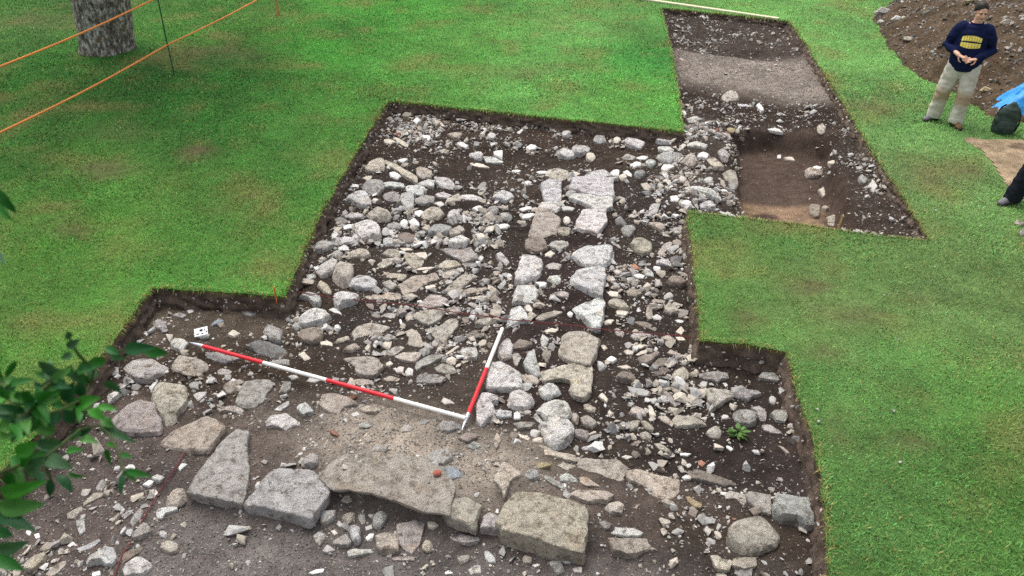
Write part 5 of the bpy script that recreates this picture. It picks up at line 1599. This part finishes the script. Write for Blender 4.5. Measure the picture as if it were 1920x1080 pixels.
M_skin = plain('skin', lin((228, 178, 156)), .55, .06, 20, .05)
M_hair = plain('dark_hair', (.018, .014, .012), .55, .4, 90, .5)
M_navy = plain('navy_fleece', lin((24, 32, 66)), .9, .25, 25, .4, spec=.1)
M_print = plain('yellow_print', lin((246, 222, 112)), .7, .12, 40, 0)
M_eye = plain('dark_eye', (.02, .015, .012), .3, .1, 40, 0)
M_lip = plain('lip', lin((172, 98, 92)), .5, .1, 40, 0)
M_shoe = plain('brown_shoe', lin((120, 92, 66)), .8, .3, 40, .2)
M_sole = plain('dark_sole', (.03, .028, .025), .8, .2, 40, .1)
M_shoe2 = plain('grey_shoe', lin((120, 116, 124)), .8, .25, 40, .2)
M_black = plain('black_trousers', lin((34, 36, 46)), .9, .3, 25, .3, spec=.1)
M_grey = plain('grey_jumper', lin((92, 96, 104)), .9, .2, 25, .3, spec=.1)
def khaki():
    m, nt, b = new_mat('muddy_khaki'); L = nt.links
    tc = nt.nodes.new('ShaderNodeTexCoord')
    n1 = N(nt, 'ShaderNodeTexNoise', Scale=7, Detail=5, Roughness=.6); L.new(tc.outputs['Object'], n1.inputs['Vector'])
    r1 = ramp(nt, [(.3, tuple(lin((172, 164, 148)))), (.7, tuple(lin((214, 210, 200))))]); L.new(n1.outputs['Fac'], r1.inputs['Fac'])
    sx = nt.nodes.new('ShaderNodeSeparateXYZ'); L.new(tc.outputs['Object'], sx.inputs[0])
    # mud rubbed into the knees
    k1 = N(nt, 'ShaderNodeMath', op='SUBTRACT'); L.new(sx.outputs['Z'], k1.inputs[0]); k1.inputs[1].default_value = .40
    k2 = N(nt, 'ShaderNodeMath', op='ABSOLUTE'); L.new(k1.outputs[0], k2.inputs[0])
    k3 = N(nt, 'ShaderNodeMath', op='MULTIPLY'); L.new(n1.outputs['Fac'], k3.inputs[0]); k3.inputs[1].default_value = .26
    k4 = N(nt, 'ShaderNodeMath', op='SUBTRACT'); L.new(k3.outputs[0], k4.inputs[0]); L.new(k2.outputs[0], k4.inputs[1])
    r2 = ramp(nt, [(.0, 0.0), (.09, .6)]); L.new(k4.outputs[0], r2.inputs['Fac'])
    mx = mixc(nt, 'MIX'); L.new(r2.outputs['Color'], mx.inputs[0]); L.new(r1.outputs['Color'], mx.inputs[6]); mx.inputs[7].default_value = (*lin((150, 108, 58)), 1)
    L.new(mx.outputs[2], b.inputs['Base Color']); b.inputs['Roughness'].default_value = .95; b.inputs['Specular IOR Level'].default_value = .1
    bump(nt, b, n1.outputs['Fac'], .4, .02)
    return m
M_khaki = khaki()

def folds(amp, f):
    return lambda c: mnoise.noise_vector(Vector((c.x*f, c.y*f, c.z*f*1.6)))*amp
def flat(bm, pts, rad, n=20): tube_into(bm, pts, rad, n)
def build_person(label, loc, rotz, fl, fr, shirt, trousers, shoe, hands=True, logo=False, stout=1.0):
    """fl, fr: ankles (viewer's left and right) in the person's own frame, facing -y"""
    root = empty('person', loc, rotz); tag(root, label, 'person')
    fl, fr = Vector((*fl, .085)), Vector((*fr, .085))
    hips = [Vector((-.095, 0, .86)), Vector((.095, 0, .86))]
    knees = [hips[0].lerp(fl, .53)+Vector((-.015, -.045, 0)), hips[1].lerp(fr, .53)+Vector((.02, -.045, 0))]
    sh = [Vector((-.175, .0, 1.325)), Vector((.175, .0, 1.325))]
    if hands: el = [Vector((-.285, .02, 1.07)), Vector((.285, .03, 1.06))]; wr = [Vector((-.105, -.225, 1.015)), Vector((.125, -.205, .985))]
    else: el = [Vector((-.27, .02, 1.08)), Vector((.27, .02, 1.08))]; wr = [Vector((-.26, -.09, .86)), Vector((.26, -.09, .86))]
    # body
    bm = bmesh.new()
    k = stout
    T(bm, [(0, 0, .80), (0, 0, .95), (0, .0, 1.12), (0, 0, 1.28), (0, .01, 1.36)], [(.165*k, .12*k), (.17*k, .125*k), (.165*k, .12*k), (.165, .11), (.11, .08)], 20)
    for s_ in (0, 1):
        T(bm, [hips[s_], knees[s_], [fl, fr][s_]], [.085, .06, .042]); T(bm, [sh[s_], el[s_], wr[s_]], [.055, .042, .028])
        T(bm, [[fl, fr][s_], [fl, fr][s_]+Vector((0, -.03, -.05))], [.03, .02], 10)
    T(bm, [(0, .012, 1.32), (.004, -.002, 1.42), (.008, -.012, 1.50)], [.062, .056, .054], 14)
    hc = Vector((.012, -.028, 1.56)); yaw = Matrix.Rotation(R(24), 3, 'Z') @ Matrix.Rotation(R(16), 3, 'X')
    hl = lambda x, y, z: hc + yaw @ Vector((x, y, z))
    ell_into(bm, hl(0, .012, .022), (.073, .09, .088), yaw); ell_into(bm, hl(0, -.022, -.035), (.060, .068, .075), yaw)      # skull, face
    ell_into(bm, hl(0, -.066, -.088), (.026, .02, .02), yaw, 2)                                                             # chin
    T(bm, [hl(0, -.086, .012), hl(0, -.104, -.022), hl(0, -.100, -.030)], [.008, .0125, .013], 10)                            # nose
    for s_ in (-1, 1):
        ell_into(bm, hl(.03*s_, -.074, .026), (.024, .012, .008), yaw, 2)                                                   # brow
        ell_into(bm, hl(.036*s_, -.058, -.026), (.022, .02, .02), yaw, 2)                                                   # cheek
        ell_into(bm, hl(.073*s_, .012, -.012), (.009, .02, .031), yaw, 2)                                                   # ear
    if hands:
        hand_into(bm, wr[0], (.86, -.30, -.28), (-.25, -.80, .55), .42, 1)
        hand_into(bm, wr[1], (-.80, -.42, -.12), (.10, -.75, .62), .55, -1)
    else:
        for s_ in (0, 1): hand_into(bm, wr[s_], (0, -.25, -1), ((-1, 0, 0), (1, 0, 0))[s_], .3, (-1, 1)[s_])
    body = fused('body', bm, .0052, 3, M_skin, root)
    for s_ in (-1, 1):
        bm = bmesh.new(); ell_into(bm, hl(.029*s_, -.081, .008), (.012, .006, .0065), yaw, 2); finish('eye', bm, M_eye, body)
        bm = bmesh.new(); tube_into(bm, [hl(.012*s_, -.088, .026), hl(.03*s_, -.087, .032), hl(.046*s_, -.076, .026)], [.0035, .0045, .003], 6); finish('eyebrow', bm, M_hair, body)
    bm = bmesh.new(); ell_into(bm, hl(0, -.088, -.060), (.023, .007, .0065), yaw, 2); finish('mouth', bm, M_lip, body)
    # hair, drawn back
    bm = bmesh.new()
    ell_into(bm, hl(0, .028, .040), (.083, .094, .088), yaw); ell_into(bm, hl(0, .085, -.02), (.055, .05, .06), yaw)
    for s_ in (-1, 1): ell_into(bm, hl(.062*s_, .034, .012), (.022, .045, .05), yaw, 2)
    b2 = fused('hair', bm, .006, 2, M_hair, body, folds(.004, 50))
    # sweatshirt
    bm = bmesh.new()
    flat(bm, [(0, 0, .785), (0, -.005, .83), (0, -.01, 1.04), (0, -.005, 1.18), (0, 0, 1.28), (0, .005, 1.355), (0, .01, 1.40)],
      [(.205*k, .150*k), (.218*k, .165*k), (.216*k, .166*k), (.206*k, .150*k), (.195, .132), (.145, .105), (.082, .075)], 24)
    cuffs = (.62, .93) if hands else (.95, .95)
    for s_ in (0, 1):
        w_ = el[s_].lerp(wr[s_], cuffs[s_])
        T(bm, [sh[s_]+Vector(((.02, -.02)[s_], 0, .005)), sh[s_].lerp(el[s_], .5), el[s_], el[s_].lerp(w_, .6), w_], [.088, .084, .072, .058, .048])
    swt = fused('sweatshirt', bm, .009, 4, shirt, root, folds(.009, 11))
    bm = bmesh.new()
    for i in range(24):
        pass
    ringv = [Vector((.078*math.cos(a*.2618), .012+.072*math.sin(a*.2618), 1.412+.012*math.sin(a*.2618))) for a in range(25)]
    tube_into(bm, ringv, [.012]*25, 8, caps=False); finish('collar', bm, shirt, swt)
    # trousers
    bm = bmesh.new()
    T(bm, [(0, 0, .93), (0, 0, .86), (0, .0, .78)], [(.19*k, .135*k), (.195*k, .145*k), (.165*k, .12*k)], 20)
    for s_ in (0, 1):
        f = [fl, fr][s_]
        flat(bm, [hips[s_]+Vector((0, 0, .0)), hips[s_].lerp(knees[s_], .5), knees[s_], knees[s_].lerp(f, .6), f+Vector((0, -.005, -.03))], [.124*k, .118*k, .104, .098, .102], 16)
    fused('trousers', bm, .009, 4, trousers, root, folds(.010, 12))
    for s_, f, a in ((0, fl, -35), (1, fr, 30)):
        m = Matrix.Rotation(R(a), 3, 'Z'); g = lambda x, y, z: Vector((f.x, f.y, 0)) + m @ Vector((x, y, z))
        bm = bmesh.new()
        T(bm, [g(0, .07, .048), g(0, .0, .06), g(0, -.09, .05), g(0, -.16, .036)], [(.036, .044), (.04, .055), (.043, .042), (.038, .03)])
        so = fused('shoe', bm, .006, 3, shoe[s_], root)
        bm = bmesh.new()
        pr = [(.036, .09), (.043, .03), (.040, -.04), (.048, -.12), (.040, -.175), (.0, -.197), (-.040, -.175), (-.046, -.12), (-.036, -.04), (-.040, .03), (-.034, .09), (0, .11)]
        lo = [bm.verts.new(g(x, y, 0)) for x, y in pr]; hi = [bm.verts.new(g(x, y, .022)) for x, y in pr]
        bm.faces.new(lo); bm.faces.new(hi)
        for i in range(len(pr)): bm.faces.new((lo[i], lo[(i+1) % 12], hi[(i+1) % 12], hi[i]))
        finish('sole', bm, M_sole, so, smooth=False)
    if logo:
        bt = BVHTree.FromPolygons([v.co.copy() for v in swt.data.vertices], [tuple(p.vertices) for p in swt.data.polygons])
        def patch(x0, x1, zf0, zf1, nx=6, nz=4):
            V, Q = [], []
            for i in range(nx+1):
                for j in range(nz+1):
                    x = x0+(x1-x0)*i/nx; z0, z1 = zf0(x), zf1(x); z = z0+(z1-z0)*j/nz
                    h = bt.ray_cast(Vector((x, -1, z)), Vector((0, 1, 0)))
                    y = h[0].y if h[0] is not None else -.15
                    V.append((x, y-.004, z))
            for i in range(nx):
                for j in range(nz): q = i*(nz+1)+j; Q.append((q, q+nz+1, q+nz+2, q+1))
            return V, Q
        rows = (((lambda x: 1.195-1.0*x*x), (lambda x: 1.265-1.9*x*x), 8), ((lambda x: 1.100+.9*x*x), (lambda x: 1.172-.4*x*x), 7))
        for z0, z1, nlet in rows:
            V, Q = [], []
            wl = .25/nlet
            for i in range(nlet):
                x0 = -.125+i*wl
                v, q = patch(x0+.0022, x0+wl-.0022, z0, z1, 3, 3); o_ = len(V); V += v; Q += [tuple(a+o_ for a in f_) for f_ in q]
            me = bpy.data.meshes.new('chest_print'); me.from_pydata(V, [], Q); me.update()
            pr_ = link('chest_lettering', me, M_print, swt)
            sm = pr_.modifiers.new('t', 'SOLIDIFY'); sm.thickness = .003
    return root
A_, B_ = unp(1748, 224), unp(1788, 236)
mid = (A_+B_)/2; mid.z = 0; mid += Vector((.085, .045, 0)); th = -math.atan2(mid.x, mid.y)
ux, uy = Vector((math.cos(th), math.sin(th), 0)), Vector((-math.sin(th), math.cos(th), 0))
la = lambda p: ((p-mid).dot(ux), (p-mid).dot(uy))
build_person('standing person in navy sweatshirt with yellow chest print and muddy khaki trousers, hands together', mid, th, la(A_), la(B_), M_navy, M_khaki,
             (M_shoe2, M_shoe), True, True, .98)
F_ = unp(1894, 381); th2 = -math.atan2(F_.x, F_.y)
ux2 = Vector((math.cos(th2), math.sin(th2), 0)); uy2 = Vector((-math.sin(th2), math.cos(th2), 0))
m2_ = F_ + ux2*.30 + uy2*.02
build_person('person in black trousers of whom only one leg and grey shoe show beside bare earth', m2_, th2, (-.30, -.02), (.14, .06), M_grey, M_black, (M_shoe2, M_shoe2), False, False, .95)

# ------------------------------------------------------------------ rucksack and blue sheet
M_bag = plain('dark_green_canvas', lin((56, 70, 64)), .8, .35, 14, .3, spec=.2)
M_strap = plain('black_strap', (.016, .02, .02), .7, .3, 40, .2)
bp = unp(1876, 247)
bag = empty('rucksack', bp, -math.atan2(bp.x, bp.y)+.25); bag.scale = (.88, .88, .9); bag.rotation_euler = (R(6), R(7), bag.rotation_euler.z)
tag(bag, 'dark green rucksack standing upright on the grass beside the blue sheet', 'rucksack')
bm = bmesh.new()
T(bm, [(0, 0, .03), (0, 0, .16), (0, .005, .30), (.0, .015, .40), (0, .02, .45)], [(.17, .115), (.175, .12), (.155, .11), (.115, .09), (.06, .05)], 20)
fused('bag_body', bm, .011, 3, M_bag, bag, folds(.016, 9))
bm = bmesh.new(); T(bm, [(0, -.10, .05), (0, -.115, .13), (0, -.10, .20)], [(.12, .05), (.125, .055), (.11, .04)], 16)
fused('front_pocket', bm, .009, 3, M_bag, bag, folds(.008, 14))
for s_ in (-1, 1):
    tube('shoulder_strap', [(.08*s_, .11, .40), (.10*s_, .17, .33), (.11*s_, .165, .18), (.13*s_, .11, .07)], [(.022, .008)]*4, M_strap, bag, n=8)
tube('side_strap', [(.172, -.03, .06), (.185, -.02, .2), (.155, 0, .33), (.09, .0, .43)], [(.02, .008)]*4, M_strap, bag, n=8)
tube('carry_handle', [(-.035, .03, .44), (-.02, .035, .49), (.02, .035, .49), (.035, .03, .44)], [.009]*4, M_strap, bag, n=8)

m, nt, b = new_mat('blue_sheet')
b.inputs['Base Color'].default_value = (.03, .32, .80, 1); b.inputs['Roughness'].default_value = .35; b.inputs['Specular IOR Level'].default_value = .4
t_ = tex(nt, 12, 5, .6); bump(nt, b, t_, .5, .03)
sp = unp(1938, 221)
V, Q = [], []; na, nrr = 72, 22
for j in range(nrr+1):
    r = j/nrr
    for i in range(na):
        a = 6.2832*i/na
        rad = .52*(1+.16*math.sin(2*a+.6)+.10*math.sin(5*a)+.05*math.sin(11*a))
        crease = .055*abs(math.sin(4.5*a+2.5*r+1.2*math.sin(3*r)))+.03*abs(math.sin(9*a-3*r))
        z = .58*(1-r**1.25)**1.0*(1+.25*math.sin(a+.5)) + crease*min(1, 4*r)*(1-.55*r) + .012
        n_ = mnoise.noise(Vector((math.cos(a)*r*4, math.sin(a)*r*4, 3)))*.06*min(1, r*3)
        V.append((rad*r*math.cos(a)*1.05+n_, rad*r*math.sin(a)*.7, max(.008, z+n_*.6)))
for j in range(nrr):
    for i in range(na): Q.append((j*na+i, j*na+(i+1) % na, (j+1)*na+(i+1) % na, (j+1)*na+i))
me = bpy.data.meshes.new('blue_sheet'); me.from_pydata(V, [], Q); me.update()
me.polygons.foreach_set('use_smooth', [True]*len(me.polygons)); me.set_sharp_from_angle(angle=R(55))
o = link('plastic_sheet', me, m, loc=sp+Vector((.02, .1, 0))); o.rotation_euler = (0, 0, -math.atan2(sp.x, sp.y))
sm = o.modifiers.new('t', 'SOLIDIFY'); sm.thickness = .004
tag(o, 'crumpled bright blue plastic sheet heaped behind the dark green rucksack', 'plastic sheet')

# ------------------------------------------------------------------ light
SUN_EL, SUN_AZ = R(66), R(-28)            # soft overcast light from beyond the scene, a little to the tree side
w = bpy.data.worlds.new('World'); scene.world = w; w.use_nodes = True
nt = w.node_tree; bg = nt.nodes['Background']
sky = nt.nodes.new('ShaderNodeTexSky'); sky.sky_type = 'NISHITA'; sky.sun_disc = False
sky.sun_elevation = SUN_EL; sky.sun_rotation = SUN_AZ; sky.air_density = 1.0; sky.dust_density = 4.0; sky.ozone_density = .6
hs = N(nt, 'ShaderNodeHueSaturation'); hs.inputs['Saturation'].default_value = .3     # cloud veil greys the blue
nt.links.new(sky.outputs['Color'], hs.inputs['Color']); nt.links.new(hs.outputs['Color'], bg.inputs['Color']); bg.inputs['Strength'].default_value = .15
sl = bpy.data.lights.new('sun', 'SUN'); sl.energy = 1.15; sl.angle = R(40); sl.color = (1.0, .95, .88)
so = bpy.data.objects.new('sun', sl); col.objects.link(so)
dv = Vector((math.sin(SUN_AZ)*math.cos(SUN_EL), math.cos(SUN_AZ)*math.cos(SUN_EL), math.sin(SUN_EL)))
so.rotation_euler = dv.to_track_quat('Z', 'Y').to_euler()
vs = scene.view_settings
vs.view_transform = 'Standard'; vs.look = 'None'; vs.gamma = 1; vs.exposure = .6; vs.use_curve_mapping = False
scene.render.engine = 'CYCLES'
scene.cycles.use_denoising = False; scene.cycles.denoiser = 'OPENIMAGEDENOISE'; scene.cycles.denoising_input_passes = 'RGB_ALBEDO_NORMAL'
scene.cycles.max_bounces = 5; scene.cycles.diffuse_bounces = 3
